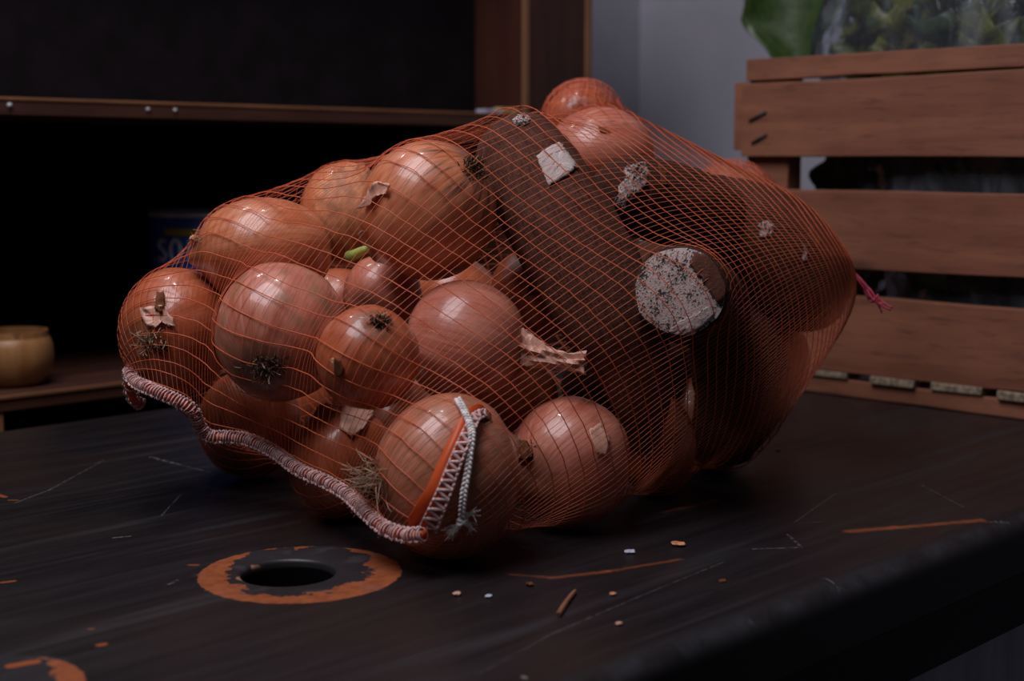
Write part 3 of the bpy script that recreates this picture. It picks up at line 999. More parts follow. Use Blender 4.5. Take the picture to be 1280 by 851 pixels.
def onion_mesh(neck, rx, ry, rz, seed, nz=30, nt=44):
    """bulb of revolution about the neck direction, squashed to the sizes seen; returns verts about the centre, faces, own coordinates"""
    rng = np.random.default_rng(seed)
    k = np.array(neck) / np.linalg.norm(neck)          # right, up, toward
    ax = np.array([k[0], k[1], -k[2]])                 # right, up, forward
    a = np.cross(ax, [0.3, 0.9, 0.2])
    a /= np.linalg.norm(a)
    b = np.cross(ax, a)
    ph = rng.uniform(0, 6.28, 4)
    V, A = [], []
    for i in range(nz + 1):
        t = math.pi * i / nz
        z = -math.cos(t)
        r = math.sin(t) ** 0.94
        if t > 2.5:
            q = (t - 2.5) / (math.pi - 2.5)
            r = max(r * (1 - q), 0) + 0.15 * q * (1 - 0.35 * q) + 0.12 * q * (1 - q)
            z = z + 0.10 * q * q
        if t < 0.35:
            z = z + 0.05 * (1 - t / 0.35) ** 2
        for j in range(nt):
            th = 2 * math.pi * j / nt
            rr = r * (1 + 0.012 * math.sin(3 * th + ph[0]) + 0.012 * math.sin(5 * th + ph[1]) + 0.006 * math.sin(11 * th + ph[2]))
            V.append(ax * z + a * rr * math.cos(th) + b * rr * math.sin(th))
            A.append((r * math.cos(th), r * math.sin(th), z))
    V = np.array(V) * np.array([rx, ry, rz])
    V = V[:, :1] * RT + V[:, 1:2] * UP + V[:, 2:3] * FWD
    Fc = []
    for i in range(nz):
        for j in range(nt):
            l = (j + 1) % nt
            Fc.append((i * nt + j, i * nt + l, (i + 1) * nt + l, (i + 1) * nt + j))
    Fc.append(tuple(nz * nt + j for j in range(nt)))
    return V, Fc, np.array(A)


onion_objs, BVH = {}, {}
for idx, (k, (px, py, rx, ry, d, neck, skin, green, label)) in enumerate(ON.items()):
    c = at(px, py, d)
    s = d / FPX
    rx, ry = rx * s, ry * s
    rz = (rx + ry) / 2
    SPH.append((c, (rx, ry, rz)))
    v, f, a = onion_mesh(neck, rx * 0.985, ry * 0.985, rz * 0.985, idx + 1)
    root = empty('onion', (c[0], c[1], c[2] - ry), label, 'onion', 'onions in the net bag')
    ms = onion_skin('onion_skin_' + skin, *SK[skin], green=green, stain=0.85 if k == 'O11' else 0.0, seed=idx * 1.37)
    mesh_obj('bulb', v + c, f, ms, root, True, attr=a)
    onion_objs[k] = root
    BVH[k] = BVHTree.FromPolygons((v + c).tolist(), f)
skf = [onion_skin('onion_skin_' + q, *SK[q], seed=40 + i) for i, q in enumerate(('brown', 'red', 'red'))]
for i, (k, c) in enumerate(FILL.items()):
    c = np.array(c)
    SPH.append((c, (0.040,) * 3))
    rngf = np.random.default_rng(i + 60)
    v, f, a = onion_mesh(rngf.normal(size=3), 0.0394, 0.0394, 0.0394, i + 30, 16, 24)
    root = empty('onion', (c[0], c[1], c[2] - 0.04), FILL_LABEL[k], 'onion', 'onions in the net bag')
    mesh_obj('bulb', v + c, f, skf[i % 3], root, True, attr=a)

RIM = []
for idx, (k, (nodes, mt)) in enumerate(RO.items()):
    rng = np.random.default_rng(80 + idx)
    P = np.array([at(a, b, d) for a, b, r, d in nodes])
    R_ = np.array([r * d / FPX for a, b, r, d in nodes])
    n, sd = 64, 40
    C_ = spline(P, n)
    rad = spline(np.c_[R_, R_, R_], n)[:, 0]
    t = np.gradient(C_, axis=0)
    t /= np.linalg.norm(t, axis=1)[:, None]
    cut = (k == 'R3')
    rows, rr = [], []
    # rounded ends (a flat sawn end for the cut root)
    L = np.r_[0, np.cumsum(np.linalg.norm(np.diff(C_, axis=0), axis=1))]
    if not cut:
        for q in np.linspace(0.02, 1, 9)[:-1]:
            rows.append(C_[0] - t[0] * rad[0] * 0.8 * math.cos(q * math.pi / 2))
            rr.append(rad[0] * math.sin(q * math.pi / 2))
    for i in range(n):
        rows.append(C_[i])
        rr.append(rad[i])
    for q in np.linspace(0.02, 1, 9)[:-1][::-1]:
        rows.append(C_[-1] + t[-1] * rad[-1] * 0.8 * math.cos(q * math.pi / 2))
        rr.append(rad[-1] * math.sin(q * math.pi / 2))
    rows, rr = np.array(rows), np.array(rr)
    tt = np.gradient(rows, axis=0)
    tt /= np.linalg.norm(tt, axis=1)[:, None]
    a = np.cross(tt[0], [0.2, 0.5, 0.84])
    a /= np.linalg.norm(a)
    ph = rng.uniform(0, 6.28, 6)
    V, A = [], []
    l = 0.0
    for i in range(len(rows)):
        a = a - tt[i] * (a @ tt[i])
        a /= np.linalg.norm(a)
        b = np.cross(tt[i], a)
        if i:
            l += np.linalg.norm(rows[i] - rows[i - 1])
        for j in range(sd):
            th = 2 * math.pi * j / sd
            w = 1 + 0.018 * math.sin(2 * th + ph[0] + l * 25) + 0.014 * math.sin(5 * th + ph[1] - l * 40) + 0.004 * math.sin(l * 210 + ph[2] + 2 * math.sin(th)) + 0.008 * math.sin(9 * th + l * 130) - 0.022
            w += rng.normal() * 0.004
            V.append(rows[i] + (a * math.cos(th) + b * math.sin(th)) * rr[i] * w)
            A.append((math.cos(th), math.sin(th), l * 12))
    Fc = []
    for i in range(len(rows) - 1):
        for j in range(sd):
            m = (j + 1) % sd
            Fc.append((i * sd + j, i * sd + m, (i + 1) * sd + m, (i + 1) * sd + j))
    Fc.append(tuple(range(sd))[::-1])
    Fc.append(tuple((len(rows) - 1) * sd + j for j in range(sd)))
    V = np.array(V)
    lo = V[np.argmin(V[:, 2])]
    root = empty('brown_root', (C_[n // 2][0], C_[n // 2][1], lo[2]), RO_LABEL[k], 'root vegetable', 'brown roots in the net bag')
    mesh_obj('bark_body', V, Fc, M[mt], root, True, attr=A)
    onion_objs[k] = root
    BVH[k] = BVHTree.FromPolygons(V.tolist(), Fc)
    i0 = 0
    if cut:
        # sawn white face with a slightly domed, pitted surface
        ring0 = V[:sd]
        cc = ring0.mean(0)
        fv, ff = [cc - t[0] * 0.0030], []
        K = 9
        for q in range(1, K + 1):
            s_ = q / K
            for j in range(sd):
                p = cc + (ring0[j] - cc) * s_ * 0.945 - t[0] * (0.0004 + 0.0026 * (1 - s_ ** 4))
                if 0.1 < s_ < 0.95:
                    p = p + t[0] * rng.normal() * 0.0003 * s_
                fv.append(p)
        for j in range(sd):
            ff.append((0, 1 + (j + 1) % sd, 1 + j))
        for q in range(K - 1):
            for j in range(sd):
                m = (j + 1) % sd
                ff.append((1 + q * sd + j, 1 + q * sd + m, 1 + (q + 1) * sd + m, 1 + (q + 1) * sd + j))
        onion_objs['cut'] = tag(mesh_obj('cut_face', fv, ff, M['cut'], root, True), 'white speckled sawn face')
        BVH['cut'] = BVHTree.FromPolygons([tuple(p) for p in fv], ff)
        for q_, st_ in ((0.62, 2), (0.3, 5)):
            for j in range(0, sd, st_):
                SPH.append((cc + (ring0[j] - cc) * q_ + t[0] * 0.0095, (0.0125,) * 3))
    for i in range(0, n, 4):
        rs_ = rad[i]
        if cut and L[i] < rs_:
            continue
        SPH.append((C_[i], (rs_,) * 3))


# ------------------------------------------------------------------ small parts lying on onions and roots
def hit(key, px, py):
    r = ray(px, py)
    loc, nrm, i, dist = BVH[key].ray_cast(Vector(CAM), Vector(r))
    if loc is None:
        return None, None
    return np.array(loc), np.array(nrm) * (1 if np.array(nrm) @ r < 0 else -1)


def patch(name, key, outline, mat, parent, off=0.0008, thick=0.0006, curl=0.0, rag=1.1, seed=0, label=None, rings=5, rough_z=0.0):
    """piece of peel or bare flesh hugging the surface of onion or root `key` inside an outline of photo pixels"""
    rng = np.random.default_rng(seed)
    O = np.array(outline, float)
    n = len(O) * 5
    P = []
    for i in range(len(O)):
        a, b = O[i], O[(i + 1) % len(O)]
        for q in range(5):
            P.append(a + (b - a) * q / 5 + rng.normal(size=2) * rag * 0.55)
    P = np.array(P)
    c = O.mean(0)
    top, nr = [], []
    h, nn = hit(key, *c)
    if h is None:
        return None
    top.append(h + nn * (off + thick))
    nr.append(nn)
    last = (h, nn)
    for q in range(1, rings + 1):
        s = q / rings
        for p in P:
            h, nn = hit(key, *(c + (p - c) * s))
            k_ = 1.0
            while (h is None or abs(nn @ ray(*(c + (p - c) * s * k_))) < 0.12) and k_ > 0.1:
                k_ -= 0.06
                h, nn = hit(key, *(c + (p - c) * s * k_))
            if h is None:
                h, nn = last
            last = (h, nn)
            top.append(h + nn * (off + thick + curl * s ** 3 * (0.6 + 0.4 * math.sin(p[0] * 0.35)) + rough_z * rng.normal()))
            nr.append(nn)
    top, nr = np.array(top), np.array(nr)
    F_ = []
    for j in range(n):
        F_.append((0, 1 + j, 1 + (j + 1) % n))
    for q in range(rings - 1):
        for j in range(n):
            k = (j + 1) % n
            F_.append((1 + q * n + j, 1 + (q + 1) * n + j, 1 + (q + 1) * n + k, 1 + q * n + k))
    m = len(top)
    bot = top - nr * thick
    F2 = [tuple(i + m for i in f[::-1]) for f in F_]
    b0 = 1 + (rings - 1) * n
    F3 = [(b0 + j, b0 + j + m, b0 + (j + 1) % n + m, b0 + (j + 1) % n) for j in range(n)]
    o = mesh_obj(name, np.vstack([top, bot]), F_ + F2 + F3, mat, onion_objs[parent], True)
    if label:
        o['label'] = label
    return o


def tuft(key, px, py, w, mat, parent, n=70, length=0.008, rad=0.00028, droop=(0, 0, -0.3), seed=0, name='root_tuft', label=None, asp=1.0):
    """bush of dry root hairs growing from the surface"""
    rng = np.random.default_rng(seed)
    mb = MB()
    for i in range(n):
        q = rng.normal(size=2) * np.array([w, w * asp]) * 0.45
        h, nn = hit(key, px + q[0], py + q[1])
        if h is None:
            h, nn = hit(key, px, py)
            if h is None:
                continue
        d = nn * 0.5 + rng.normal(size=3) * 0.55 + np.array(droop) * 0.5
        d = d - nn * min(0, d @ nn)
        d /= np.linalg.norm(d)
        ln = length * rng.uniform(0.5, 1.2)
        e = rng.normal(size=3) * 0.5
        e = e - nn * min(0, e @ nn)
        p1 = h + d * ln * 0.5 + nn * 0.0006
        p2 = h + d * ln * 0.85 + e * ln * 0.45 + nn * 0.0006
        mb.tube(spline([h - nn * 0.0005, p1, p2], 5), np.linspace(rad * 1.3, rad * 0.6, 5), 3, cap=False)
    if mb.v:
        o = mb.build(name, mat, onion_objs[parent], False)
        if label:
            o['label'] = label


tuft('O1', 470, 600, 17, M['tuft'], 'O1', 90, 0.022, 0.00036, tuple(UP * 0.5 - RT * 0.2 - FWD * 0.4), 1, label='straggly pale root hairs', asp=1.9)
tuft('O2', 656, 565, 12, M['tuft'], 'O2', 40, 0.007, 0.00035, (0, 0, 0), 2)
tuft('O6', 185, 424, 15, M['tuft'], 'O6', 85, 0.009, 0.0003, (0, 0, -0.3), 3, label='pale dry root tuft')
tuft('O6', 203, 432, 10, M['tuft_dark'], 'O6', 60, 0.005, 0.0003, (0, 0, -0.6), 33, 'dark_root_tuft')
tuft('O7', 335, 456, 23, M['tuft_dark'], 'O7', 220, 0.007, 0.00028, (0, 0, -0.2), 4, label='bushy dark root tuft', asp=0.55)
tuft('O7', 330, 458, 22, M['tuft'], 'O7', 55, 0.010, 0.00030, (0, 0, -0.2), 5, asp=0.6)
tuft('O9', 475, 403, 11, M['tuft_dark'], 'O9', 220, 0.0038, 0.00028, (0, 0, 0), 6, label='round dark root tuft', asp=0.75)
tuft('O9', 475, 402, 10, M['tuft'], 'O9', 35, 0.0055, 0.0003, (0, 0, 0), 7, asp=0.75)
tuft('O11', 597, 207, 17, M['tuft_dark'], 'O11', 240, 0.005, 0.00034, (0, 0, 0), 8, label='dark mouldy root tuft')
tuft('O11', 597, 205, 15, M['tuft'], 'O11', 35, 0.007, 0.0003, (0, 0, 0), 9)
tuft('O8', 249, 296, 7, M['tuft'], 'O8', 14, 0.006, 0.0004, (0, 0, 0), 10, 'neck_fibre')
tuft('O3', 806, 566, 8, M['papery'], 'O3', 18, 0.004, 0.0008, (0, 0, 0), 12, 'neck_fibre')
tuft('O1', 640, 655, 14, M['tuft'], 'O1', 24, 0.007, 0.0006, (0, 0, 0), 13, 'neck_fibre')
# dry stubs, eyes, spots with their own shape
patch('neck_stub', 'O6', [(197, 368), (206, 368), (207, 384), (203, 392), (196, 388)], M['stub'], 'O6', thick=0.003, seed=1)
patch('loose_skin', 'O6', [(176, 388), (192, 384), (208, 385), (220, 408), (212, 407), (204, 402), (196, 410), (188, 408), (184, 402)], M['papery_pink'], 'O6', curl=0.003, seed=2, label='torn pale flap of skin')
patch('dry_eye', 'O9', [(420, 448), (426, 450), (431, 462), (427, 470), (421, 466)], M['stub'], 'O9', thick=0.002, seed=3, rag=0.8)
patch('dry_eye', 'O9', [(416, 449), (420, 447), (423, 458), (420, 465)], M['papery'], 'O9', thick=0.0016, seed=4, rag=0.8)
patch('loose_skin', 'O11', [(453, 262), (463, 238), (476, 228), (492, 232), (487, 242), (474, 246), (466, 256)], M['papery_pink'], 'O11', curl=0.003, seed=5, label='lifted pink flap of skin')
patch('loose_skin', 'O12', [(392, 262), (400, 232), (425, 212), (458, 205), (462, 228), (455, 252), (452, 290), (440, 318), (418, 322), (400, 300)], M['papery'], 'O12', off=0.0012, curl=0.0015, seed=6, label='thin tan outer skin')
patch('loose_skin', 'O12', [(446, 290), (456, 282), (470, 284), (480, 298), (474, 310), (460, 306), (450, 302)], M['papery_pink'], 'O12', off=0.002, curl=0.003, seed=7, label='crumpled pale skin shred')
mb = MB()
mb.tube(spline([at(434, 322, 1.066), at(443, 319, 1.062), at(452, 314, 1.058), at(460, 311, 1.056)], 14), np.linspace(0.0052, 0.0026, 14) * np.r_[0.6, 0.9, np.ones(11), 0.5], 12)
mb.build('green_sprout', M['sprout'], onion_objs['O12'])['label'] = 'small yellow green sprout'
patch('loose_skin', 'O5', [(428, 512), (455, 508), (470, 514), (462, 524), (452, 538), (438, 548), (424, 536)], M['papery_pink'], 'O5', off=0.001, curl=0.002, seed=9, label='pale loose flake of skin')
patch('loose_skin', 'O1', [(470, 530), (482, 520), (495, 530), (488, 545), (474, 546)], M['stub'], 'O1', off=0.0006, curl=0.002, seed=10)
patch('dry_spot', 'O1', [(590, 512), (602, 508), (612, 516), (614, 526), (600, 528)], M['stub'], 'O1', off=0.0, thick=0.0008, seed=11)
patch('dry_spot', 'O14', [(660, 352), (666, 360), (668, 368), (660, 370)], M['tuft_dark'], 'O14', off=0.0, thick=0.0008, seed=12, rag=0.6)
patch('dry_spot', 'O15', [(748, 158), (758, 160), (762, 166), (750, 166)], M['stub'], 'O15', off=0.0, thick=0.0008, seed=13, rag=0.7)
patch('loose_skin', 'O2', [(735, 540), (748, 530), (760, 548), (756, 570), (744, 566)], M['papery_pink'], 'O2', off=0.0006, curl=0.001, seed=14)
patch('neck_stub', 'O2', [(645, 548), (660, 552), (668, 566), (662, 576), (648, 572)], M['stub'], 'O2', thick=0.003, seed=15)
# papery necks sticking out: crumpled cones
def paper_neck(parent, pts, rads, seed, mat='papery'):
    rng = np.random.default_rng(seed)
    C_ = spline(np.array(pts), 16)
    R_ = np.interp(np.linspace(0, 1, 16), np.linspace(0, 1, len(rads)), rads)
    mb = MB()
    mb.tube(C_, R_, 18)
    v = mb.v[0]
    for i in range(len(v)):
        row, j = divmod(i, 18)
        q = 1 + 0.22 * math.sin(j * 2.1 + row * 0.5) + rng.normal() * 0.10
        v[i] = C_[row] + (v[i] - C_[row]) * q
        if row == 15:
            v[i] += (C_[-1] - C_[-2]) * rng.uniform(0, 1.6)
    mb.build('papery_neck', M[mat], onion_objs[parent], False)


paper_neck('O10', [at(645, 432, 0.985), at(668, 442, 0.978), at(690, 447, 0.972), at(712, 452, 0.968), at(729, 453, 0.966)], [0.012, 0.0095, 0.006, 0.0055, 0.0075], 1, 'papery_pink')
paper_neck('O8', [at(252, 306, 1.045), at(244, 300, 1.042), at(240, 296, 1.04)], [0.006, 0.003, 0.002], 2)
# bare and scuffed places on the roots
patch('peeled_patch', 'R1', [(671, 196), (684, 187), (699, 179), (706, 190), (721, 210), (710, 219), (698, 226), (686, 234), (679, 217)], M['peeled'], 'R1', off=0.0004, thick=0.0016, rag=1.1, seed=20, label='peeled white square patch', rough_z=0.00012)
patch('scuffed_patch', 'R1', [(640, 150), (654, 142), (664, 148), (658, 156), (646, 158)], M['scuff'], 'R1', off=0.0002, thick=0.0006, rag=2, seed=21)
patch('scuffed_patch', 'R2', [(768, 258), (775, 228), (785, 208), (803, 204), (812, 214), (800, 236), (788, 250), (778, 262)], M['scuff'], 'R2', off=0.0002, thick=0.0008, rag=3, seed=22, label='whitish scuffed end', rough_z=0.0004)
patch('scuffed_patch', 'R2', [(822, 206), (832, 212), (834, 232), (826, 228)], M['stub'], 'R2', off=0.0002, thick=0.0006, rag=2, seed=23)
patch('scuffed_patch', 'R4', [(946, 282), (956, 276), (970, 282), (966, 294), (952, 296)], M['scuff'], 'R4', off=0.0002, thick=0.0010, rag=2, seed=24, label='pale chipped spot')
patch('scuffed_patch', 'R4', [(1010, 284), (1020, 290), (1026, 300), (1022, 312), (1014, 300)], M['stub'], 'R4', off=0.0002, thick=0.0006, rag=2, seed=25)
patch('scuffed_patch', 'R4', [(1003, 306), (1008, 304), (1010, 324), (1004, 330)], M['scuff'], 'R4', off=0.0002, thick=0.0006, rag=1.5, seed=26)
patch('clean_flesh', 'cut', [(836, 412), (850, 402), (872, 392), (886, 382), (892, 394), (876, 408), (852, 420), (840, 420)], M['peeled'], 'cut', off=0.0002, thick=0.0008, rag=1.5, seed=27, label='clean white strip of flesh')
patch('bark_remnant', 'cut', [(868, 316), (888, 319), (910, 340), (914, 366), (900, 382), (884, 356), (872, 342), (862, 330)], M['bark'], 'cut', off=0.0002, thick=0.0012, rag=2.5, seed=28)

# ------------------------------------------------------------------ the net bag
ROPE_PX = [(162, 462, 1.045), (168, 476, 1.030), (190, 487, 1.012), (218, 499, 1.008), (240, 512, 1.012), (249, 532, 1.022), (262, 545, 1.025), (285, 546, 1.024), (312, 550, 1.018), (345, 566, 1.000), (372, 586, 0.975), (405, 601, 0.952), (432, 616, 0.930), (455, 638, 0.902), (478, 658, 0.882), (506, 668, 0.868), (530, 667, 0.858)]
ROPE = spline([at(*p) for p in ROPE_PX], 160)
_l = np.r_[0, np.cumsum(np.linalg.norm(np.diff(ROPE, axis=0), axis=1))]


def rope_at(s):
    s = np.asarray(s) * _l[-1]
    return np.stack([np.interp(s, _l, ROPE[:, i]) for i in range(3)], -1)


TAIL = at(1063, 338, 1.205)
SC = np.array([s[0] for s in SPH])
SR = np.array([s[1] for s in SPH])
BAS = np.stack([RT, UP, FWD], 1)
EPS = 0.0012


SCB = SC @ BAS


def push_out(X, infl=0.0):
    sh = X.shape
    X = X.reshape(-1, 3)
    R_ = SR + infl
    for rep in range(2):
        q = ((X @ BAS)[:, None, :] - SCB[None]) / R_[None]
        k0 = np.sqrt(np.einsum('ijk,ijk->ij', q, q)) + 1e-9
        # nearest solid by its scaled distance, then an exact step out of that one
        j = np.argmin((k0 - 1) * R_.min(1)[None], axis=1)
        ii = np.arange(len(X))
        g = q[ii, j] / R_[j]
        k1 = np.linalg.norm(g, axis=1) + 1e-9
        kk = k0[ii, j]
        depth = EPS - kk * (kk - 1) / k1
        X = X + ((g / k1[:, None]) @ BAS.T) * np.clip(depth, 0, None)[:, None]
    X[:, 2] = np.maximum(X[:, 2], 0.0014)
    return X.reshape(sh)


def resample(G, nr, nt):
    r0, t0 = G.shape[:2]
    u = np.linspace(0, r0 - 1, nr)
    i = np.clip(u.astype(int), 0, r0 - 2)
    f = (u - i)[:, None, None]
    G = G[i] * (1 - f) + G[i + 1] * f
    u = np.arange(nt) * t0 / nt
    i = u.astype(int)
    f = (u - i)[None, :, None]
    return G[:, i] * (1 - f) + G[:, (i + 1) % t0] * f


def mouth(nt):
    th = np.arange(nt) / nt
    s = np.where(th <= 0.5, 1 - 2 * th, 2 * th - 1)
    P = rope_at(s)
    under = (th > 0.5)
    P[under] += np.array([0.0, 0.0, -0.002]) + fw * 0.004
    P[:, 2] = np.maximum(P[:, 2], 0.0014)
    return P


def net_surface():
    a = TAIL - rope_at(0.5)
    a /= np.linalg.norm(a)
    e1 = rope_at(1.0) - rope_at(0.0)
    e1 -= a * (a @ e1)
    e1 /= np.linalg.norm(e1)
    e2 = np.cross(a, e1)
    if e2[2] < 0:
        e2 = -e2
    cen = SC.mean(0)
    nr, nt = 26, 56
    G = np.zeros((nr, nt, 3))
    al = np.linspace(math.pi, 0, nr)
    th = np.arange(nt) * 2 * math.pi / nt
    for i in range(nr):
        G[i] = cen + 0.36 * (a * math.cos(al[i]) + math.sin(al[i]) * (np.cos(th)[:, None] * e1 + np.sin(th)[:, None] * e2))
    sticky = [list(ON).index(k) for k in ('O18', 'O19', 'O6', 'O15')]
    touch = None
    for nr, nt, its, infl in ((26, 56, 420, 0.022), (44, 92, 160, 0.010), (68, 150, 110, 0.003), (100, 240, 40, 0.0)):
        G = resample(G, nr, nt)
        th = np.arange(nt) * 2 * math.pi / nt
        m0 = mouth(nt)
        tip = TAIL + 0.003 * (np.cos(th)[:, None] * e1 + np.sin(th)[:, None] * e2)
        for it in range(its):
            G[0] = m0
            G[-1] = tip
            lap = G.copy()
            lap[1:-1] = 0.25 * (G[:-2] + G[2:] + np.roll(G[1:-1], 1, 1) + np.roll(G[1:-1], -1, 1))
            w = 0.9 if touch is None else np.where(touch, 0.02, 0.9)[..., None]
            G = push_out(G + (lap - G) * w, infl)
            # the mesh grips the onions that stretch it into a peak and a hump
            q = np.stack([np.linalg.norm((G - SC[i]) @ BAS / (SR[i] + infl + 0.0018), axis=2) < 1 for i in sticky])
            touch = q.any(0)
        touch = None
        G[0] = m0
        G[-1] = tip
    return G


t0 = time.time()
NET = net_surface()
print('net', round(time.time() - t0, 1), 's')


def net_at(u, v):
    """u 0..1 mouth to tail, v 0..1 around"""
    nr, nt = NET.shape[:2]
    u = np.clip(np.asarray(u, float), 0, 1) * (nr - 1)
    v = (np.asarray(v, float) % 1.0) * nt
    i = np.clip(u.astype(int), 0, nr - 2)
    j = v.astype(int) % nt
    k = (j + 1) % nt
    f, g = (u - i)[..., None], (v - np.floor(v))[..., None]
    return (NET[i, j] * (1 - g) + NET[i, k] * g) * (1 - f) + (NET[i + 1, j] * (1 - g) + NET[i + 1, k] * g) * f


bag = empty('net_bag', (0.80, 0.80, 0.0), 'orange mesh sack full of onions and roots lying on the black table', 'net bag')
rngn = np.random.default_rng(21)
N_RING, N_LEN = 51, 168
mb = MB()
vv = np.arange(300) / 300
for i in range(N_RING):
    u0 = (i + 0.6) / (N_RING + 0.5)
    wig = np.zeros(300)
    for h in range(1, 9):
        wig += rngn.normal() * 0.2 / h ** 1.3 * np.sin(2 * math.pi * h * 2 * vv + rngn.uniform(0, 6.28))
    for h in (23, 37, 51):
        wig += rngn.normal() * 0.022 * np.sin(2 * math.pi * h * vv + rngn.uniform(0, 6.28))
    tilt = 0.062 * math.sin(math.pi * u0) * np.cos(2 * math.pi * vv)
    mb.tube(net_at(u0 + tilt + wig / N_RING * 0.5, vv), 0.00035, 4, closed=True)
tag(mb.build('ring_thread', M['ring'], bag), 'thicker orange threads running round the sack', kind='stuff')
mb = MB()
uu = np.linspace(0.0, 1, 200)
for i in range(N_LEN):
    wig = np.zeros(200)
    for h in range(1, 10):
        wig += rngn.normal() * 0.28 / h * np.sin(math.pi * h * 1.7 * uu + rngn.uniform(0, 6.28))
    mb.tube(net_at(uu, (i + wig * 0.4) / N_LEN + 0.12 * uu), 0.00018, 3, cap=False)
for key, tilt, spin, na, nb in (('O18', 0.25, 0.7, 34, 15), ('O19', 0.35, 0.9, 26, 17)):
    # slack netting bunched over the onion that lifts the sack
    i = list(ON).index(key)
    rot = Matrix.Rotation(tilt, 3, Vector(RT)) @ Matrix.Rotation(spin, 3, 'Z')
    for fam, cnt, rd in ((0, na, 0.00021), (1, nb, 0.00035)):
        for q in np.linspace(-0.93, 0.93, cnt):
            q = q + rngn.normal() * 0.02
            th = np.linspace(-1.25, 1.25, 26)
            w = math.sqrt(max(0.02, 1 - q * q))
            k = np.sin(th * 3 + rngn.uniform(0, 6)) * 0.03
            dd = np.stack([np.full(26, q) + k, w * np.sin(th), w * np.cos(th)], -1)
            if fam:
                dd = dd[:, [1, 0, 2]]
            dd = np.array([tuple(rot @ Vector(e)) for e in dd])
            rad = SR[i].mean() * 1.035 + 0.0012 + 0.0016 * np.sin(dd[:, 0] * 9 + dd[:, 1] * 6)
            mb.tube(SC[i] + dd * rad[:, None], rd, 3, cap=False)
tag(mb.build('length_thread', M['length'], bag), 'fine orange threads running along the sack', kind='stuff')

# stitched hem: orange tape core wrapped in pinkish white thread
def frame(P):
    t = np.gradient(P, axis=0)
    t /= np.linalg.norm(t, axis=1)[:, None]
    view = CAM - P
    b = np.cross(t, view)
    b /= np.linalg.norm(b, axis=1)[:, None]
    return t, b, np.cross(b, t)


hem_pts = [at(176, 505, 1.075), at(168, 500, 1.068), at(162, 486, 1.055)] + [p - ray(400, 500) * 0.002 + np.array([0, 0, 0.0]) for p in rope_at(np.linspace(0.0, 1, 60))]
HEM = spline(np.array(hem_pts), 420)
HEM[:, 2] = np.maximum(HEM[:, 2], 0.006)
_, hb, hn = frame(HEM)
mb = MB()
mb.tube(HEM, 0.0030, 10)
hem_tape = tag(mb.build('hem_tape', M['tape'], bag), 'orange folded hem under the stitching')
n = 420 * 12
si = np.linspace(0, 419, n)
P = np.stack([np.interp(si, np.arange(420), HEM[:, i]) for i in range(3)], -1)
B_ = np.stack([np.interp(si, np.arange(420), hb[:, i]) for i in range(3)], -1)
N_ = np.stack([np.interp(si, np.arange(420), hn[:, i]) for i in range(3)], -1)
Lh = np.linalg.norm(np.diff(HEM, axis=0), axis=1).sum()
turns = Lh / 0.0025
ph = np.linspace(0, 1, n) * turns * 2 * math.pi
ph = ph + 1.1 * np.sin(ph / 7.3) + 0.8 * np.sin(ph / 17.1 + 1)
rr = 0.0037 + 0.0004 * np.sin(ph * 0.21) + 0.0003 * np.sin(ph * 0.77 + 2)
mb = MB()
mb.tube(P + (np.cos(ph)[:, None] * B_ + np.sin(ph)[:, None] * N_) * rr[:, None], 0.00068, 4, cap=False)
for sgn in (-1, 1):     # chain running along both borders
    w = np.linspace(0, 1, 1600)
    q = w * 419
    P2 = np.stack([np.interp(q, np.arange(420), HEM[:, i]) for i in range(3)], -1)
    B2 = np.stack([np.interp(q, np.arange(420), hb[:, i]) for i in range(3)], -1)
    N2 = np.stack([np.interp(q, np.arange(420), hn[:, i]) for i in range(3)], -1)
    a2 = w * turns * 2 * math.pi
    mb.tube(P2 + B2 * (sgn * 0.0040 + 0.0006 * np.sin(a2))[:, None] + N2 * (0.0012 + 0.0007 * np.cos(a2 * 0.5))[:, None], 0.0008, 4)
for i in range(380):    # fuzz
    k = rngn.integers(0, 419)
    aa = rngn.uniform(0, 6.28)
    d = math.cos(aa) * hb[k] + math.sin(aa) * hn[k]
    p0 = HEM[k] + d * 0.004
    mb.tube([p0, p0 + d * 0.0012 + rngn.normal(size=3) * 0.0006, p0 + d * 0.0018 + rngn.normal(size=3) * 0.0012], 0.00012, 3, cap=False)
tag(mb.build('hem_stitching', M['stitch'], hem_tape), 'pinkish white overlock stitching round the hem')

# folded flap of hem standing up over the frontmost onion
flap_px = [(527, 672), (536, 652), (547, 628), (557, 604), (566, 580), (576, 556), (586, 534), (594, 520), (606, 514)]


def surf_at(px, py, off, dflt):
    best = None
    for k in ('O1',):
        h, nn = hit(k, px, py)
        if h is not None:
            best = h - ray(px, py) * off
    return best if best is not None else at(px, py, dflt)


FL = spline([surf_at(a, b, 0.0050, 0.862) for a, b in flap_px], 90)
ft, fb, fn = frame(FL)
V, Fc = [], []
wd = np.interp(np.linspace(0, 1, 90), [0, 0.1, 0.3, 0.8, 0.93, 1], [0.006, 0.0105, 0.0085, 0.0060, 0.0050, 0.0030])
for i in range(90):
    for s_ in (-1.15, -0.6, -0.1, 0.35):
        fold = 0.0012 * math.sin(s_ * 5 + i * 0.09)
        V.append(FL[i] - fb[i] * wd[i] * s_ * -1 + fn[i] * fold)
for i in range(89):
    for c in range(3):
        Fc.append((i * 4 + c, i * 4 + c + 1, i * 4 + 5 + c, i * 4 + 4 + c))
hem_flap = o = mesh_obj('hem_flap', V, Fc, M['tape'], bag, True)
o['label'] = 'orange hem flap folded up over the front onion'
m = o.modifiers.new('solid', 'SOLIDIFY')
m.thickness = 0.0006
mb = MB()
w = np.linspace(0.10, 0.97, 700)
q = w * 89
P2 = np.stack([np.interp(q, np.arange(90), FL[:, i]) for i in range(3)], -1)
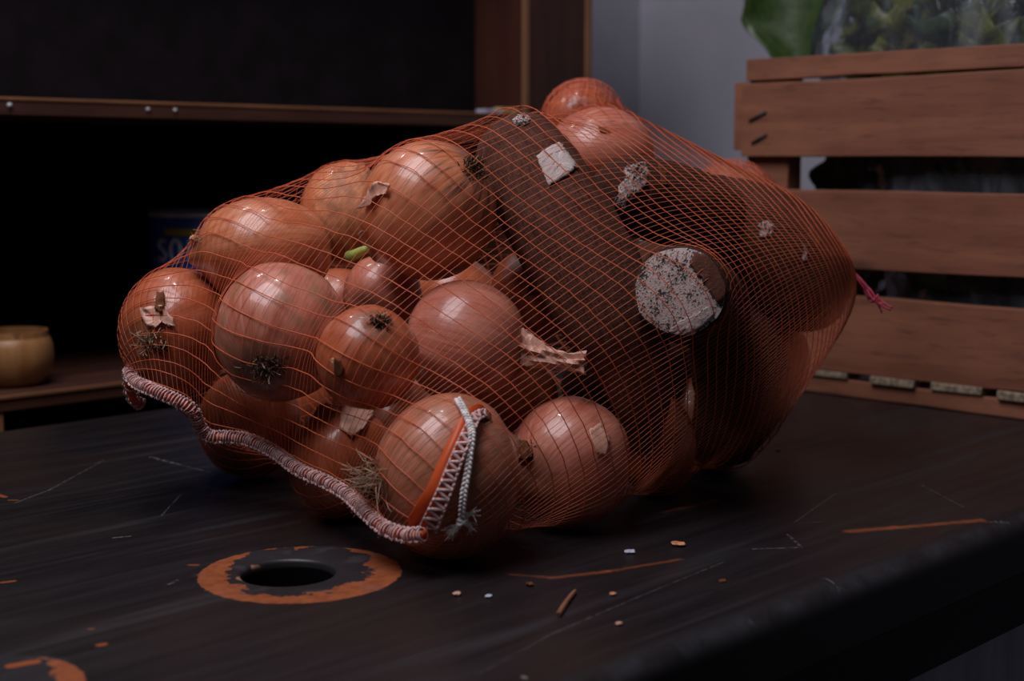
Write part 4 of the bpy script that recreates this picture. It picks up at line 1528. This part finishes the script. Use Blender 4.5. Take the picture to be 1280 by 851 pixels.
B2 = np.stack([np.interp(q, np.arange(90), fb[:, i]) for i in range(3)], -1)
N2 = np.stack([np.interp(q, np.arange(90), fn[:, i]) for i in range(3)], -1)
W2 = np.interp(q, np.arange(90), wd)
tri = 2 * np.abs(((w * 17) % 1) * 2 - 1) - 1
mb.tube(P2 + B2 * (W2 * (0.12 + 0.46 * tri))[:, None] + N2 * 0.0020, 0.0012, 5)
mb.tube(P2 + B2 * (W2 * 0.62)[:, None] + N2 * (0.0018 + 0.0006 * np.sin(w * 200))[:, None], 0.0010, 5)
mb.tube(P2 - B2 * (W2 * 0.36)[:, None] + N2 * (0.0016 + 0.0005 * np.sin(w * 200))[:, None], 0.0006, 5)
mb.build('flap_stitching', M['stitch'], hem_flap)


def braid(name, px, r, parent, mat, pitch=0.0075):
    C_ = spline([surf_at(a, b, off, 0.86) for a, b, off in px], 160)
    t, b, n_ = frame(C_)
    L = np.linalg.norm(np.diff(C_, axis=0), axis=1).sum()
    k = np.linspace(0, L / pitch * 2 * math.pi, 900)
    q = np.linspace(0, 159, 900)
    C2 = np.stack([np.interp(q, np.arange(160), C_[:, i]) for i in range(3)], -1)
    b2 = np.stack([np.interp(q, np.arange(160), b[:, i]) for i in range(3)], -1)
    n2 = np.stack([np.interp(q, np.arange(160), n_[:, i]) for i in range(3)], -1)
    mb = MB()
    for s in range(3):
        p = k + s * 2 * math.pi / 3
        mb.tube(C2 + b2 * (r * np.sin(p))[:, None] + n2 * (0.6 * r * np.sin(2 * p))[:, None], r * 0.62, 5)
    return mb


mb = braid('x', [(572, 499, 0.006), (578, 509, 0.007), (584, 521, 0.008), (589, 534, 0.009), (590, 548, 0.008), (587, 570, 0.006), (584, 592, 0.006), (580, 615, 0.007), (578, 634, 0.008), (577, 652, 0.008)], 0.0016, bag, M['cord'])
# knotted end with two frayed tails
K_ = surf_at(578, 652, 0.008, 0.86)
for (a, b) in (((578, 648), (560, 668)), ((580, 650), (590, 662)), ((582, 646), (594, 641)), ((574, 656), (567, 661))):
    p, q2 = surf_at(*a, 0.009, 0.86), surf_at(*b, 0.007, 0.86)
    mid = (p + q2) / 2 + rngn.normal(size=3) * 0.0012
    mb.tube(spline([p, mid, q2], 14), np.linspace(0.0019, 0.0011, 14), 6)
    for j in range(16):
        e = q2 + rngn.normal(size=3) * 0.0022
        mb.tube([mid, (mid + e) / 2 + rngn.normal(size=3) * 0.0008, e], 0.0002, 3, cap=False)
al = np.linspace(0, 4.2 * math.pi, 80)
mb.tube(K_ + np.stack([np.cos(al) * 0.0026, np.sin(al) * 0.0026, np.sin(al * 1.5) * 0.0016], -1), 0.0012, 5)
tag(mb.build('drawstring', M['cord'], bag), 'white braided drawstring with a frayed knot')

# pink string at the closed end
mb = MB()
S0, S1 = at(1062, 336, 1.205), at(1111, 389, 1.20)
for i in range(9):
    w = rngn.normal(size=(4, 3)) * np.array([[0.0004], [0.0014], [0.0018], [0.0022]])
    pts = np.array([S0, at(1078, 352, 1.204), at(1092, 372, 1.202), S1]) + w
    pts[-1] += (S1 - S0) * rngn.uniform(-0.25, 0.02)
    mb.tube(spline(pts, 18), np.linspace(0.0014, 0.0008, 18), 4)
tag(mb.build('tail_string', M['pink_string'], bag), 'frayed pink string at the closed end')

# ------------------------------------------------------------------ crumbs on the table
CR = [((847, 682), 0.0042, 'papery', 'pale ragged onion skin crumb, largest on the table right of the bag'),
      ((787, 691), 0.0034, 'pale', 'flat whitish flake on the table below the pinkish front onion'),
      ((571, 744), 0.0025, 'papery_pink', 'tan crumb in front of the frontmost onion'),
      ((611, 747), 0.0022, 'pale', 'whitish crumb in front of the frontmost onion'),
      ((662, 732), 0.0024, 'stub', 'brown crumb left of the orange splinter'),
      ((766, 744), 0.0022, 'papery', 'tan crumb right of the orange splinter'),
      ((774, 781), 0.0020, 'papery_pink', 'pale crumb near the table front edge'),
      ((903, 727), 0.0022, 'stub', 'brown crumb near the front table edge at the right'),
      ((973, 563), 0.0022, 'pale', 'pale crumb on the table right of the bag before the crate')]
for i, (p, r, mt, lab) in enumerate(CR):
    c = on_plane(*p, 2, 0.0)
    rng = np.random.default_rng(200 + i)
    bm = bmesh.new()
    bmesh.ops.create_icosphere(bm, subdivisions=2, radius=r)
    for v in bm.verts:
        v.co = Vector((v.co.x * (1 + rng.normal() * 0.18), v.co.y * (1 + rng.normal() * 0.18), v.co.z * 0.32 * (1 + rng.normal() * 0.3)))
    zmin = min(v.co.z for v in bm.verts)
    me = bpy.data.meshes.new('crumb')
    bm.to_mesh(me)
    bm.free()
    me.materials.append(M[mt])
    o = bpy.data.objects.new('onion_skin_crumb', me)
    COL.objects.link(o)
    o.location = (c[0], c[1], -zmin + 0.0001)
    tag(o, lab, 'crumb', 'crumbs on the table')
mb = MB()
a, b = on_plane(698, 768, 2, 0.0016), on_plane(719, 738, 2, 0.0016)
mb.tube(spline([a, (a + b) / 2 + np.array([0, 0.0006, 0]), b], 10), [0.0014, 0.0016, 0.0015, 0.0016, 0.0014, 0.0015, 0.0013, 0.0014, 0.0012, 0.0010], 7)
tag(mb.build('wood_splinter', M['crate'], None, False), 'short orange splinter lying on the table below the bag', 'splinter')
